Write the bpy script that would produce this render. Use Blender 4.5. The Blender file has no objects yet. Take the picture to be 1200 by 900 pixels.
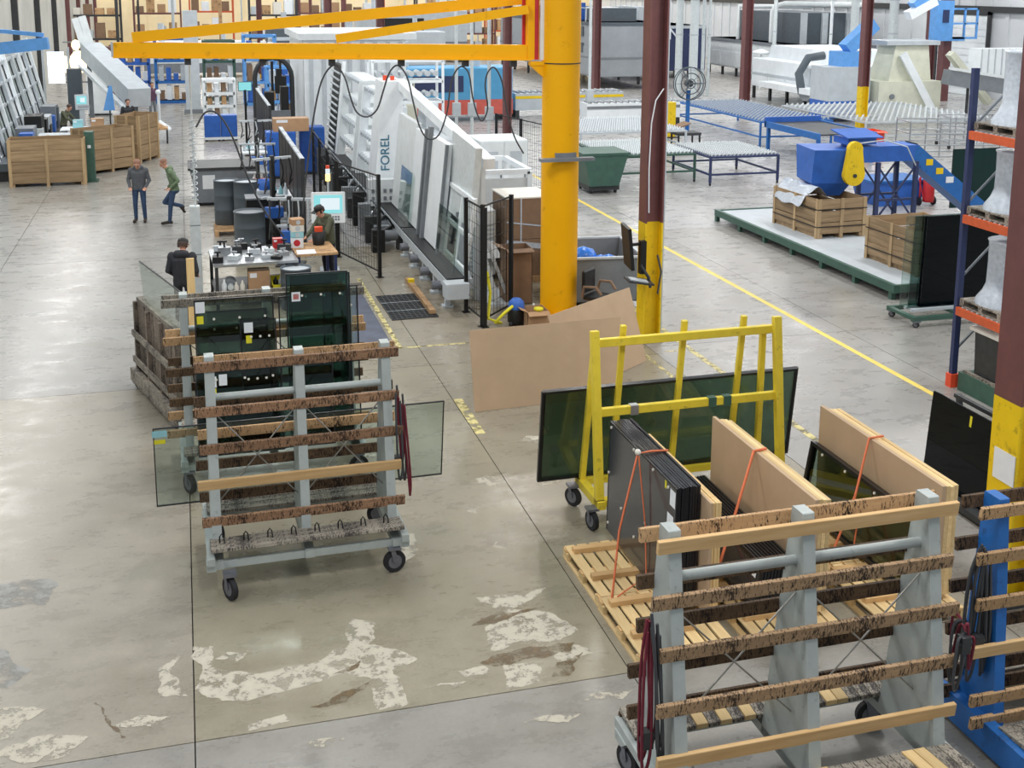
import bpy, bmesh, math, random
from mathutils import Vector, Matrix, Euler
random.seed(7)
SC = bpy.context.scene
COL = SC.collection
# ---------------------------------------------------------------- camera
cam = bpy.data.cameras.new('camera')
co = bpy.data.objects.new('camera', cam); COL.objects.link(co)
cam.sensor_width = 36.0; cam.lens = 41.5536
cam.shift_x = -0.00404; cam.shift_y = -0.18007
cam.clip_start = 0.1; cam.clip_end = 600
Rw = Matrix(((0.96286708, -0.04308405, 0.26651596),
             (-0.26991296, -0.17494102, 0.94685935),
             (0.00583003, -0.98363581, -0.18007389)))
m4 = Matrix(((Rw[0][0], -Rw[0][1], -Rw[0][2], 0),
             (Rw[1][0], -Rw[1][1], -Rw[1][2], 0),
             (Rw[2][0], -Rw[2][1], -Rw[2][2], 6.4), (0, 0, 0, 1)))
co.matrix_world = m4
SC.camera = co
# ---------------------------------------------------------------- light
SC.view_settings.view_transform = 'Standard'
SC.view_settings.look = 'None'
SC.view_settings.exposure = 0.0
SC.view_settings.gamma = 1.0
SC.view_settings.use_curve_mapping = False
wd = bpy.data.worlds.new('hall_ambient'); SC.world = wd; wd.use_nodes = True
bg = wd.node_tree.nodes['Background']
bg.inputs[0].default_value = (0.86, 0.93, 1.0, 1); bg.inputs[1].default_value = 0.44
LAMP_W = 300
ld = bpy.data.lights.new('high_bay_lamp', 'AREA'); ld.shape = 'RECTANGLE'
ld.size = 0.5; ld.size_y = 2.4; ld.energy = LAMP_W; ld.color = (1.0, 0.98, 0.95)
for i in range(7):
    for j in range(13):
        lo = bpy.data.objects.new('high_bay_lamp', ld); COL.objects.link(lo)
        lo.location = (-6 + i * 8.0, 6.2 + j * 9.8, 9.5)
# ---------------------------------------------------------------- mesh helpers
V = Vector
def _ring(c, ax, r, n, ph=0.0):
    ax = V(ax).normalized()
    u = ax.orthogonal().normalized() if abs(ax.z) < .999 else V((1, 0, 0))
    w = ax.cross(u)
    return [V(c) + (u * math.cos(ph + 2 * math.pi * k / n) + w * math.sin(ph + 2 * math.pi * k / n)) * r for k in range(n)]
def geo(ops):
    vs, fs, sm = [], [], []
    def hexa(p):
        b = len(vs); vs.extend(V(q) for q in p)
        for f in ((0, 1, 2, 3), (7, 6, 5, 4), (0, 4, 5, 1), (1, 5, 6, 2), (2, 6, 7, 3), (3, 7, 4, 0)):
            fs.append([b + k for k in f]); sm.append(False)
    def loft(rings, caps=True, smooth=True):
        b = len(vs); n = len(rings[0])
        for r in rings: vs.extend(r)
        for i in range(len(rings) - 1):
            for k in range(n):
                fs.append([b + i * n + k, b + i * n + (k + 1) % n, b + (i + 1) * n + (k + 1) % n, b + (i + 1) * n + k]); sm.append(smooth)
        if caps:
            for rg, rev in ((rings[0], True), (rings[-1], False)):
                e = len(vs); vs.extend(V(q) for q in rg)
                f_ = [e + k for k in range(n)]; fs.append(f_[::-1] if rev else f_); sm.append(False)
    for o in ops:
        k = o[0]
        if k == 'b':
            x0, x1, y0, y1, z0, z1 = o[1:7]
            hexa(((x0, y0, z0), (x1, y0, z0), (x1, y1, z0), (x0, y1, z0), (x0, y0, z1), (x1, y0, z1), (x1, y1, z1), (x0, y1, z1)))
        elif k == 'm':
            p, q, w, h = V(o[1]), V(o[2]), o[3], o[4]
            d = (q - p).normalized()
            up = V(o[5]) if len(o) > 5 else (V((0, 0, 1)) if abs(d.z) < .95 else V((0, 1, 0)))
            s = d.cross(up).normalized(); u = s.cross(d).normalized()
            s = s * w / 2; u = u * h / 2
            hexa((p - s - u, q - s - u, q + s - u, p + s - u, p - s + u, q - s + u, q + s + u, p + s + u))
        elif k == 'c':
            p, q, r0 = V(o[1]), V(o[2]), o[3]
            r1 = o[4] if len(o) > 4 and o[4] is not None else r0
            n = o[5] if len(o) > 5 else 14
            loft([_ring(p, q - p, r0, n), _ring(q, q - p, r1, n)])
        elif k == 't':
            pts = [V(p) for p in o[1]]; r = o[2]; n = o[3] if len(o) > 3 else 6
            rings = []
            pu = None
            for i, p in enumerate(pts):
                d = (pts[min(i + 1, len(pts) - 1)] - pts[max(i - 1, 0)]).normalized()
                if pu is None:
                    pu = d.orthogonal().normalized()
                pu = (pu - d * pu.dot(d)).normalized()
                w = d.cross(pu)
                rr = r[i] if isinstance(r, (list, tuple)) else r
                rings.append([p + (pu * math.cos(2 * math.pi * a / n) + w * math.sin(2 * math.pi * a / n)) * rr for a in range(n)])
            loft(rings)
        elif k == 'x':
            poly, ax, a0, a1 = o[1], o[2], o[3], o[4]
            def mk(a):
                return [V((a, p[0], p[1])) if ax == 'x' else V((p[0], a, p[1])) if ax == 'y' else V((p[0], p[1], a)) for p in poly]
            loft([mk(a0), mk(a1)], smooth=False)
        elif k == 'q':
            p = [V(a) for a in o[1:5]]; t = o[5]
            nn = (p[1] - p[0]).cross(p[3] - p[0]).normalized() * t
            hexa(p + [a + nn for a in p])
        elif k == 'h':
            hexa(o[1])
        elif k == 's':
            c = V(o[1]); r = o[2]; n = o[3] if len(o) > 3 else 10
            if not isinstance(r, (tuple, list)): r = (r, r, r)
            rings = []
            for i in range(n // 2 + 1):
                a = -math.pi / 2 + math.pi * i / (n // 2); a = max(-1.5, min(1.5, a))
                rings.append([c + V((r[0] * math.cos(a) * math.cos(2 * math.pi * q / n), r[1] * math.cos(a) * math.sin(2 * math.pi * q / n), r[2] * math.sin(a))) for q in range(n)])
            loft(rings)
        elif k == 'l':
            prof, c, n = o[1], V(o[2]), (o[3] if len(o) > 3 else 18)
            loft([[c + V((r * math.cos(2 * math.pi * q / n), r * math.sin(2 * math.pi * q / n), z)) for q in range(n)] for r, z in prof], caps=True)
        elif k == 'f':        # free faces
            b = len(vs); vs.extend(V(p) for p in o[1])
            for f in o[2]: fs.append([b + i for i in f]); sm.append(False)
    return vs, fs, sm
def mesh(name, ops, mat):
    vs, fs, sm = geo(ops)
    me = bpy.data.meshes.new(name); me.from_pydata([tuple(v) for v in vs], [], fs)
    bm = bmesh.new(); bm.from_mesh(me)
    for f, s in zip(bm.faces, sm): f.smooth = s
    if not all(o[0] in 'ctls' for o in ops): bmesh.ops.recalc_face_normals(bm, faces=bm.faces)
    bm.to_mesh(me); bm.free()
    me.materials.append(mat)
    return me
def link(o, parent=None, loc=(0, 0, 0), rot=(0, 0, 0)):
    COL.objects.link(o); o.location = loc; o.rotation_euler = rot
    if parent is not None: o.parent = parent
    return o
SPLIT = set('leg wheel motor post support support_leg side_rail crossbar roller louvre rail foot arm edge_channel stand stile rear_leg skid window exhaust_pipe tower brace rest_bar stringer casting rear_stile feet roof_pipe inner_mast brush_roll mast armrest handles support_rail lamp_head fold curtain_wall girt wheel_pair deck_board tie_bar red_strip vertical_curtain warning_plate base_wheel conductor beam cable lamp_cluster infill_panel stem roller_row upright shelf_board rib clip filter_column carton webbing siding blue_feeder side_cover'.split())
def pt(parent, name, mat, *ops, loc=(0, 0, 0), rot=(0, 0, 0), label=None, kind=None, bevel=0):
    if len(ops) > 1 and name in SPLIT and parent is not None:
        r = [pt1(parent, name, mat, o, loc=loc, rot=rot, label=label, kind=kind, bevel=bevel) for o in ops]
        return r[0]
    return pt1(parent, name, mat, *ops, loc=loc, rot=rot, label=label, kind=kind, bevel=bevel)
def sp(pts, n=6):
    P = [V(p) for p in pts]; out = []
    for i in range(len(P) - 1):
        a, b, c, d = P[max(i - 1, 0)], P[i], P[i + 1], P[min(i + 2, len(P) - 1)]
        for k in range(n):
            t = k / n; out.append(tuple(.5 * ((2 * b) + (c - a) * t + (2 * a - 5 * b + 4 * c - d) * t * t + (3 * b - a - 3 * c + d) * t ** 3)))
    return out + [tuple(P[-1])]
def pt1(parent, name, mat, *ops, loc=(0, 0, 0), rot=(0, 0, 0), label=None, kind=None, bevel=0):
    me = ops[0] if isinstance(ops[0], bpy.types.Mesh) else mesh(name, ops, mat)
    o = link(bpy.data.objects.new(name, me), parent, loc, rot)
    if label: o['label'] = label
    if kind: o['kind'] = kind
    if bevel:
        b = o.modifiers.new('bevel', 'BEVEL'); b.width = bevel; b.segments = 1; b.limit_method = 'ANGLE'
    return o
def th(name, label, cat, loc=(0, 0, 0), rz=0.0, group=None, rot=None):
    o = bpy.data.objects.new(name, None); o.empty_display_size = .1
    link(o, None, loc, rot if rot else (0, 0, rz))
    o['label'] = label; o['category'] = cat
    if group: o['group'] = group
    return o
def one(name, label, cat, mat, *ops, loc=(0, 0, 0), rot=(0, 0, 0), group=None, bevel=0, kind=None):
    o = pt(None, name, mat, *ops, loc=loc, rot=rot, bevel=bevel, kind=kind)
    o['label'] = label; o['category'] = cat
    if group: o['group'] = group
    return o
def st(name, mat, *ops, parent=None, loc=(0, 0, 0), rot=(0, 0, 0)):
    o = pt(parent, name, mat, *ops, loc=loc, rot=rot)
    if parent is None: o['kind'] = 'structure'
    return o
def cp(root, loc, rz=0.0, label=None, rot=None):
    def rec(o, par):
        c = o.copy(); COL.objects.link(c); c.parent = par
        for ch in kids.get(o.name, []): rec(ch, c)
        return c
    kids = {}
    for o in bpy.data.objects:
        if o.parent: kids.setdefault(o.parent.name, []).append(o)
    r = rec(root, None); r.location = loc; r.rotation_euler = rot if rot else (0, 0, rz)
    if label: r['label'] = label
    return r
# ---------------------------------------------------------------- materials
def newmat(name):
    m = bpy.data.materials.new(name); m.use_nodes = True
    nt = m.node_tree; b = nt.nodes['Principled BSDF']
    return m, nt, b
def N(nt, t, **kw):
    n = nt.nodes.new(t)
    for k, v in kw.items():
        if hasattr(n, k): setattr(n, k, v)
        else: n.inputs[k].default_value = v
    return n
def noise(nt, scale, detail=4, rough=.6, vec=None):
    n = N(nt, 'ShaderNodeTexNoise'); n.inputs['Scale'].default_value = scale; n.inputs['Detail'].default_value = detail; n.inputs['Roughness'].default_value = rough
    if vec: nt.links.new(vec, n.inputs['Vector'])
    return n
def ramp(nt, fac, stops):
    r = nt.nodes.new('ShaderNodeValToRGB'); e = r.color_ramp.elements
    while len(e) < len(stops): e.new(.5)
    for el, (p, c) in zip(e, stops):
        el.position = p; el.color = (*c, 1) if len(c) == 3 else c
    nt.links.new(fac, r.inputs[0]); return r
def mixc(nt, fac, a, b, bt='MIX'):
    n = nt.nodes.new('ShaderNodeMix'); n.data_type = 'RGBA'; n.blend_type = bt
    for s, v in ((0, fac), (6, a), (7, b)):
        if isinstance(v, (int, float)): n.inputs[s].default_value = v
        elif isinstance(v, tuple): n.inputs[s].default_value = (*v[:3], 1)
        else: nt.links.new(v, n.inputs[s])
    return n.outputs[2]
def srgb(r, g, b):
    f = lambda c: (c / 12.92 if c <= .04045 else ((c + .055) / 1.055) ** 2.4)
    return tuple(f(x / 255) for x in (r, g, b))
def mat(name, rgb, rough=.5, metal=0.0, var=.12, scale=6.0, dirt=0.0, dirtc=(40, 34, 28), bump=0.0, coat=0.0, spec=.5):
    m, nt, b = newmat(name)
    c = srgb(*rgb)
    tc = N(nt, 'ShaderNodeTexCoord'); n = noise(nt, scale, 4, .6, tc.outputs['Object'])
    lo = tuple(max(0, x * (1 - var)) for x in c); hi = tuple(min(1, x * (1 + var)) for x in c)
    r = ramp(nt, n.outputs[0], [(.3, lo), (.7, hi)]); out = r.outputs[0]
    if dirt:
        n2 = noise(nt, scale * 2.3, 6, .7, tc.outputs['Object'])
        r2 = ramp(nt, n2.outputs[0], [(.62 - dirt * .25, (0, 0, 0)), (.72 - dirt * .2, (1, 1, 1))])
        ml = N(nt, 'ShaderNodeMath', operation='MULTIPLY'); nt.links.new(r2.outputs[0], ml.inputs[0]); ml.inputs[1].default_value = min(.9, .4 + dirt * .5)
        out = mixc(nt, ml.outputs[0], out, srgb(*dirtc))
    nt.links.new(out, b.inputs['Base Color'])
    b.inputs['Roughness'].default_value = rough; b.inputs['Metallic'].default_value = metal
    b.inputs['Specular IOR Level'].default_value = spec
    b.inputs['Coat Weight'].default_value = coat
    if bump:
        bp = N(nt, 'ShaderNodeBump'); bp.inputs['Strength'].default_value = bump; bp.inputs['Distance'].default_value = .01
        nt.links.new(n.outputs[0], bp.inputs['Height']); nt.links.new(bp.outputs[0], b.inputs['Normal'])
    return m
def wood(name, a, c, axis='x', rough=.65, wear=0.0, wearc=(38, 30, 26), grain=22, knots=True):
    m, nt, b = newmat(name)
    tc = N(nt, 'ShaderNodeTexCoord'); mp = N(nt, 'ShaderNodeMapping')
    s = {'x': (.08, 1, 1), 'y': (1, .08, 1), 'z': (1, 1, .08)}[axis]
    mp.inputs['Scale'].default_value = s
    nt.links.new(tc.outputs['Object'], mp.inputs['Vector'])
    n = noise(nt, grain, 5, .65, mp.outputs[0])
    out = ramp(nt, n.outputs[0], [(.3, srgb(*a)), (.7, srgb(*c))]).outputs[0]
    oi = N(nt, 'ShaderNodeObjectInfo')
    hv = N(nt, 'ShaderNodeHueSaturation'); vm = N(nt, 'ShaderNodeMapRange'); vm.inputs[3].default_value = .82; vm.inputs[4].default_value = 1.14
    nt.links.new(oi.outputs['Random'], vm.inputs[0]); nt.links.new(vm.outputs[0], hv.inputs['Value']); nt.links.new(out, hv.inputs['Color'])
    out = hv.outputs[0]
    if wear:
        mp2 = N(nt, 'ShaderNodeMapping'); s2 = {'x': (1, .45, .3), 'y': (.45, 1, .3), 'z': (1, 1, .5)}[axis]
        mp2.inputs['Scale'].default_value = s2; nt.links.new(tc.outputs['Object'], mp2.inputs['Vector'])
        n2 = noise(nt, 70, 5, .75, mp2.outputs[0]); n3 = noise(nt, 3.5, 3, .6, tc.outputs['Object'])
        ad = N(nt, 'ShaderNodeMath', operation='MULTIPLY_ADD'); nt.links.new(n3.outputs[0], ad.inputs[0]); ad.inputs[1].default_value = .45; nt.links.new(n2.outputs[0], ad.inputs[2])
        r2 = ramp(nt, ad.outputs[0], [(.80 - wear * .22, (0, 0, 0)), (.88 - wear * .18, (1, 1, 1))])
        out = mixc(nt, r2.outputs[0], out, srgb(*wearc))
    nt.links.new(out, b.inputs['Base Color']); b.inputs['Roughness'].default_value = rough
    b.inputs['Specular IOR Level'].default_value = .25
    bp = N(nt, 'ShaderNodeBump'); bp.inputs['Strength'].default_value = .25; bp.inputs['Distance'].default_value = .004
    nt.links.new(n.outputs[0], bp.inputs['Height']); nt.links.new(bp.outputs[0], b.inputs['Normal'])
    return m
def glass(name, tint, ior=1.5, refl=(1, 1, 1), rough=.01):
    m, nt, b = newmat(name); nt.nodes.remove(b)
    tr = N(nt, 'ShaderNodeBsdfTransparent'); tr.inputs[0].default_value = (*tint, 1)
    gl = N(nt, 'ShaderNodeBsdfGlossy'); gl.inputs[0].default_value = (*refl, 1); gl.inputs['Roughness'].default_value = rough
    fr = N(nt, 'ShaderNodeFresnel'); gg = N(nt, 'ShaderNodeNewGeometry'); mr = N(nt, 'ShaderNodeMapRange'); mr.inputs[3].default_value = ior; mr.inputs[4].default_value = 1 / ior; nt.links.new(gg.outputs['Backfacing'], mr.inputs[0]); nt.links.new(mr.outputs[0], fr.inputs[0])
    mx = N(nt, 'ShaderNodeMixShader'); nt.links.new(fr.outputs[0], mx.inputs[0]); nt.links.new(tr.outputs[0], mx.inputs[1]); nt.links.new(gl.outputs[0], mx.inputs[2])
    nt.links.new(mx.outputs[0], nt.nodes['Material Output'].inputs['Surface'])
    return m
def emit(name, rgb, s):
    m, nt, b = newmat(name)
    b.inputs['Base Color'].default_value = (0, 0, 0, 1); b.inputs['Emission Color'].default_value = (*srgb(*rgb), 1); b.inputs['Emission Strength'].default_value = s
    return m
class M: pass
M.galv = mat('galvanized_grey_paint', (174, 182, 180), .45, .1, .08, 5, dirt=.10, dirtc=(90, 92, 88))
M.steel = mat('brushed_steel', (170, 174, 178), .35, .7, .12, 9)
M.alu = mat('aluminium', (212, 220, 222), .4, .15, .08, 9)
M.darksteel = mat('dark_steel', (62, 64, 66), .5, .3, .2, 9)
M.black = mat('black_plastic', (15, 16, 18), .5, 0, .2, 8)
M.rubber = mat('tyre_rubber', (34, 34, 38), .7, 0, .2, 12)
M.hub = mat('caster_hub', (120, 122, 130), .4, .4, .2, 14)
M.yel = mat('yellow_machine_paint', (232, 208, 62), .45, 0, .08, 5, dirt=.14, dirtc=(110, 96, 40))
M.jib = mat('orange_yellow_paint', (255, 184, 0), .42, 0, .04, 1.5, dirt=.05, dirtc=(170, 108, 10), spec=.3)
M.colyel = mat('safety_yellow_paint', (236, 200, 14), .5, 0, .07, 3, dirt=.2, dirtc=(120, 98, 20))
M.maroon = mat('maroon_primer', (112, 70, 70), .5, .0, .14, 4)
M.blue = mat('blue_paint', (34, 104, 178), .45, 0, .12, 4, dirt=.2, dirtc=(20, 40, 70))
M.blue2 = mat('royal_blue_paint', (44, 98, 184), .45, 0, .12, 4)
M.navy = mat('rack_navy_paint', (44, 56, 96), .5, 0, .12, 8)
M.skyblue = mat('sky_blue_paint', (98, 160, 226), .5, 0, .1, 4)
M.orange = mat('rack_orange_paint', (206, 92, 50), .5, 0, .12, 6)
M.green = mat('dark_green_paint', (58, 92, 80), .5, 0, .15, 5)
M.white = mat('white_machine_paint', (236, 242, 246), .4, 0, .05, 3)
M.offwhite = mat('off_white_paint', (222, 228, 230), .5, 0, .07, 3)
M.lgrey = mat('light_grey_paint', (188, 196, 202), .5, 0, .08, 3)
M.grey = mat('mid_grey_paint', (122, 128, 134), .5, 0, .1, 4)
M.dgrey = mat('drum_grey_plastic', (82, 92, 100), .5, 0, .1, 4)
M.wrap = mat('stretch_wrap', (188, 197, 208), .25, 0, .14, 16, bump=.5)
M.card = mat('cardboard', (178, 142, 108), .8, 0, .07, 5)
M.cardd = mat('brown_cardboard', (134, 108, 86), .8, 0, .1, 5)
M.mdf = mat('fibreboard_face', (190, 163, 133), .75, 0, .05, 3)
M.paper = mat('white_paper', (232, 236, 240), .7, 0, .03, 9)
M.tagyel = mat('yellow_tag', (226, 216, 40), .6, 0, .05, 9)
M.tagblue = mat('pale_blue_label', (150, 205, 214), .6, 0, .05, 9)
M.red = mat('red_paint', (196, 42, 48), .5, 0, .12, 6)
M.redmute = mat('muted_red_paint', (206, 96, 84), .55, 0, .1, 3)
M.redor = mat('orange_red_plastic', (236, 84, 48), .5, 0, .08, 6)
M.strap = mat('orange_strap', (222, 118, 76), .6, 0, .08, 9)
M.redstrap = mat('dark_red_webbing', (112, 30, 48), .7, 0, .2, 20)
M.wire = mat('brace_wire', (168, 166, 160), .4, .6, .1, 9)
M.cable = mat('dark_cable', (66, 68, 72), .5, 0, .15, 9)
M.foam = mat('foam_pad', (228, 224, 214), .8, 0, .05, 9)
M.mat_ = mat('rubber_floor_mat', (86, 92, 108), .7, 0, .22, 3, dirt=.15, dirtc=(120, 124, 136))
M.pvc = mat('black_coated_glass', (52, 55, 60), .16, 0, .12, 2, spec=.6)
M.sealant = mat('black_edge_seal', (24, 25, 30), .35, 0, .2, 40)
M.mirror = mat('near_black_glass', (5, 12, 16), .03, 0, .1, 1, spec=.18)
M.concpaint = mat('peeled_pale_coating', (188, 182, 166), .6, 0, .12, 7, dirt=.22, dirtc=(140, 128, 108))
def broken(m, sc=7, lo=.40, hi=.50):
    nt = m.node_tree; b = nt.nodes['Principled BSDF']; g_ = N(nt, 'ShaderNodeNewGeometry'); n = noise(nt, sc, 9, .7, g_.outputs['Position'])
    r = ramp(nt, n.outputs[0], [(lo, (0, 0, 0)), (hi, (1, 1, 1))]); nt.links.new(r.outputs[0], b.inputs['Alpha'])
broken(M.concpaint)
M.stain = mat('damp_brown_stain', (112, 94, 66), .35, 0, .2, 6)
broken(M.stain, 5, .38, .6)
M.line = mat('floor_line_yellow', (236, 208, 92), .55, 0, .10, 6, dirt=.12, dirtc=(190, 176, 130))
M.linefade = mat('faded_floor_line', (214, 202, 140), .55, 0, .12, 6); broken(M.linefade, 6, .42, .52)
M.wood_new = wood('fresh_pine', (204, 164, 112), (224, 190, 140), 'x')
M.wood_new_y = wood('fresh_pine_y', (214, 182, 128), (234, 208, 158), 'y')
M.wood_new_z = wood('fresh_pine_z', (214, 178, 122), (232, 204, 150), 'z')
M.wood_tan = wood('tan_pine', (186, 148, 108), (204, 168, 126), 'x', wear=.18)
M.wood_worn = wood('worn_rail_wood', (168, 138, 106), (194, 162, 126), 'x', wear=.34, wearc=(56, 46, 40))
M.wood_red = wood('reddish_worn_rail', (134, 102, 78), (164, 130, 102), 'x', wear=.36, wearc=(52, 40, 34))
M.wood_dark = wood('dark_rail_wood', (84, 66, 50), (110, 88, 66), 'x', wear=.35)
M.wood_grey = wood('weathered_grey_wood', (112, 102, 92), (150, 138, 126), 'z', wear=.3)
M.wood_grey_x = wood('weathered_deck', (132, 126, 116), (172, 164, 150), 'x', wear=.42, wearc=(70, 66, 64))
M.wood_crate = wood('crate_planks', (128, 106, 80), (182, 156, 122), 'x', grain=10)
M.wood_crate_z = wood('crate_posts', (160, 136, 104), (196, 170, 132), 'z')
M.g_clear = glass('clear_green_glass', (.86, .91, .89))
M.g_green = glass('green_tint_glass', (.50, .58, .52))
M.g_dark = glass('dark_tint_glass', (.34, .46, .44))
M.g_deep = glass('deep_green_glass', (.42, .60, .55), refl=(.9, 1, .98))
M.g_grey = glass('grey_green_glass', (.80, .86, .84))
M.screen = emit('lit_screen', (140, 220, 225), 1.0)
M.screenw = emit('white_screen', (225, 240, 245), 1.0)
M.skin = mat('skin', (204, 152, 128), .6, 0, .06, 12)
M.jeans = mat('blue_jeans', (52, 74, 106), .8, 0, .2, 14)
M.hoodie = mat('grey_hoodie', (88, 92, 98), .85, 0, .12, 12)
M.camo = mat('green_camo_hoodie', (112, 132, 104), .85, 0, .3, 12, dirt=.2, dirtc=(60, 76, 56))
M.olive = mat('olive_hoodie', (88, 92, 74), .85, 0, .15, 10)
M.navycl = mat('dark_trousers', (36, 36, 46), .85, 0, .2, 10)
M.jacket = mat('black_jacket', (42, 44, 50), .7, 0, .2, 10)
M.boots = mat('dark_boots', (48, 40, 36), .7, 0, .2, 10)
M.hair = mat('brown_hair', (66, 50, 42), .7, 0, .2, 30)
M.hairb = mat('shaved_hair', (150, 112, 94), .8, 0, .1, 30)
# ================================================================ floor
def floor_material():
    m, nt, b = newmat('sealed_concrete')
    tc = N(nt, 'ShaderNodeNewGeometry'); pos = tc.outputs['Position']
    oi = N(nt, 'ShaderNodeObjectInfo')
    n1 = noise(nt, .55, 6, .62, pos)
    mp = N(nt, 'ShaderNodeMapping'); mp.inputs['Scale'].default_value = (.62, 1.1, 1); mp.inputs['Rotation'].default_value = (0, 0, -.12); nt.links.new(pos, mp.inputs['Vector'])
    n2 = noise(nt, 2.6, 8, .72, mp.outputs[0]); n3 = noise(nt, 26, 4, .7, pos); n4 = noise(nt, 7, 6, .75, mp.outputs[0])
    c1 = ramp(nt, n1.outputs[0], [(.28, (.80, .77, .73)), (.5, (.99, .98, .97)), (.74, (1.15, 1.15, 1.15))]).outputs[0]
    out = mixc(nt, 1.0, oi.outputs['Color'], c1, 'MULTIPLY')
    c2 = ramp(nt, n2.outputs[0], [(.3, (.80, .79, .78)), (.5, (1, 1, 1)), (.7, (1.16, 1.15, 1.13))]).outputs[0]
    out = mixc(nt, .62, out, c2, 'MULTIPLY')
    c3 = ramp(nt, n3.outputs[0], [(.3, (.88, .88, .88)), (.7, (1.1, 1.1, 1.1))]).outputs[0]
    out = mixc(nt, .7, out, c3, 'MULTIPLY')
    # chipped pale flecks and dark scuffs
    fl = ramp(nt, n4.outputs[0], [(.63, (0, 0, 0)), (.76, (.45, .45, .45))]).outputs[0]
    out = mixc(nt, fl, out, srgb(206, 202, 190))
    mp2 = N(nt, 'ShaderNodeMapping'); mp2.inputs['Scale'].default_value = (.8, 1.5, 1); mp2.inputs['Rotation'].default_value = (0, 0, .9); nt.links.new(pos, mp2.inputs['Vector'])
    n5 = noise(nt, 2.2, 7, .75, mp2.outputs[0])
    sc = ramp(nt, n5.outputs[0], [(.72, (0, 0, 0)), (.84, (.22, .22, .22))]).outputs[0]
    out = mixc(nt, sc, out, srgb(104, 94, 80))
    nt.links.new(out, b.inputs['Base Color'])
    r = ramp(nt, n2.outputs[0], [(.3, (.20, .20, .20)), (.7, (.40, .40, .40))])
    nt.links.new(r.outputs[0], b.inputs['Roughness']); b.inputs['Specular IOR Level'].default_value = .55
    bp = N(nt, 'ShaderNodeBump'); bp.inputs['Strength'].default_value = .06; bp.inputs['Distance'].default_value = .01
    nt.links.new(n4.outputs[0], bp.inputs['Height']); nt.links.new(bp.outputs[0], b.inputs['Normal'])
    return m
M.floor = floor_material()
M.joint = mat('joint_dark', (62, 60, 58), .9)
fl = st('floor', M.joint, ('b', -16.1, 47, -2, 132, -.16, -.03))
XJ = [-.15 + 3.98 * k for k in range(-4, 13)]
YJ = [9.5 + 9.44 * k for k in range(-1, 7)]
def tint(i, j):
    x, y = (XJ[i] + XJ[i + 1]) / 2, (YJ[j] + YJ[j + 1]) / 2
    rr = random.Random(i * 31 + j * 7)
    if x < 0: c = (150, 149, 144) if y > 18 else (156, 150, 137)
    elif x < 4: c = (148, 142, 124) if y < 28 else (156, 153, 146)
    elif x < 8: c = (146, 139, 124) if y > 18 else (146, 140, 124)
    else: c = (152, 150, 146)
    if y < 9.5: c = (144, 142, 136)
    if y > 28 and x > 4: c = (166, 166, 165)
    k = rr.uniform(.97, 1.03)
    return tuple(v * k for v in srgb(*c)) + (1,)
for i in range(len(XJ) - 1):
    for j in range(len(YJ) - 1):
        x0, x1, y0, y1 = XJ[i] + .006, XJ[i + 1] - .006, YJ[j] + .006, YJ[j + 1] - .006
        s = pt(fl, 'slab', M.floor, ('b', -(x1 - x0) / 2, (x1 - x0) / 2, -(y1 - y0) / 2, (y1 - y0) / 2, -.03, 0), loc=((x0 + x1) / 2, (y0 + y1) / 2, 0))
        s.color = tint(i, j)
s = pt(fl, 'slab', M.floor, ('b', -16.1, 47, YJ[-1] + .006, 132, -.03, 0)); s.color = (*srgb(166, 163, 158), 1)
M.greypatch = mat('grey_cement_patch', (150, 150, 146), .5, 0, .15, 6); broken(M.greypatch, 4, .36, .56)
# worn coating patches, outlines with broken edges
def patch(name, pts, m, z=.0015, amp=.05, sub=7, seed=1):
    rr = random.Random(seed); out = [V((p[0], p[1], 0)) for p in pts]
    for lv in range(6):
        nx = []
        for i in range(len(out)):
            p, q = out[i], out[(i + 1) % len(out)]; d = q - p; L = d.length
            nx.append(p)
            if L > .02: nx.append((p + q) / 2 + V((d.y, -d.x, 0)) * max(-.2, min(.2, rr.gauss(0, .08))))
        out = nx
    out = [(p.x, p.y) for p in out]
    z += seed * .00003
    vs = [(x, y, z) for x, y in out]
    bm = bmesh.new(); bv = [bm.verts.new(v) for v in vs]; f = bm.faces.new(bv)
    bmesh.ops.triangulate(bm, faces=[f]); bmesh.ops.recalc_face_normals(bm, faces=bm.faces)
    bmesh.ops.delete(bm, geom=[t for t in bm.faces if t.calc_area() < 2e-6], context='FACES_ONLY')
    bm.normal_update()
    for t in bm.faces:
        if t.normal.z < 0: t.normal_flip()
    me = bpy.data.meshes.new(name); bm.to_mesh(me); bm.free(); me.materials.append(m)
    return pt(fl, name, m, me)
patch('peeled_patch', [(-.14, 11.04), (.04, 10.99), (0, 10.62), (.41, 10.4), (.81, 10.43), (1.33, 10.68), (1.42, 11.14), (1.64, 11.0), (1.5, 10.63), (1.93, 10.25), (1.66, 10.13), (1.71, 9.56), (1.43, 9.54), (1.48, 9.97), (1.19, 10.19), (.47, 10.03), (-.14, 10.29)], M.concpaint, amp=.02, seed=2)
patch('peeled_patch', [(2.73, 11.23), (3.1, 11.2), (3.53, 11.24), (3.04, 10.9), (3.37, 10.76), (3.59, 10.34), (3.29, 10.19), (2.64, 10.21), (2.69, 10.63), (2.95, 10.85)], M.concpaint, amp=.02, seed=3)
patch('peeled_patch', [(2.7, 9.95), (3.11, 9.89), (2.93, 9.57), (2.63, 9.54)], M.concpaint, amp=.03, seed=4)
patch('peeled_patch', [(3.2, 9.95), (3.5, 10.08), (3.6, 9.9), (3.3, 9.82)], M.concpaint, amp=.03, seed=5)
patch('peeled_patch', [(2.25, 9.95), (2.5, 9.98), (2.55, 9.86), (2.3, 9.84)], M.concpaint, amp=.03, seed=6)
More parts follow.
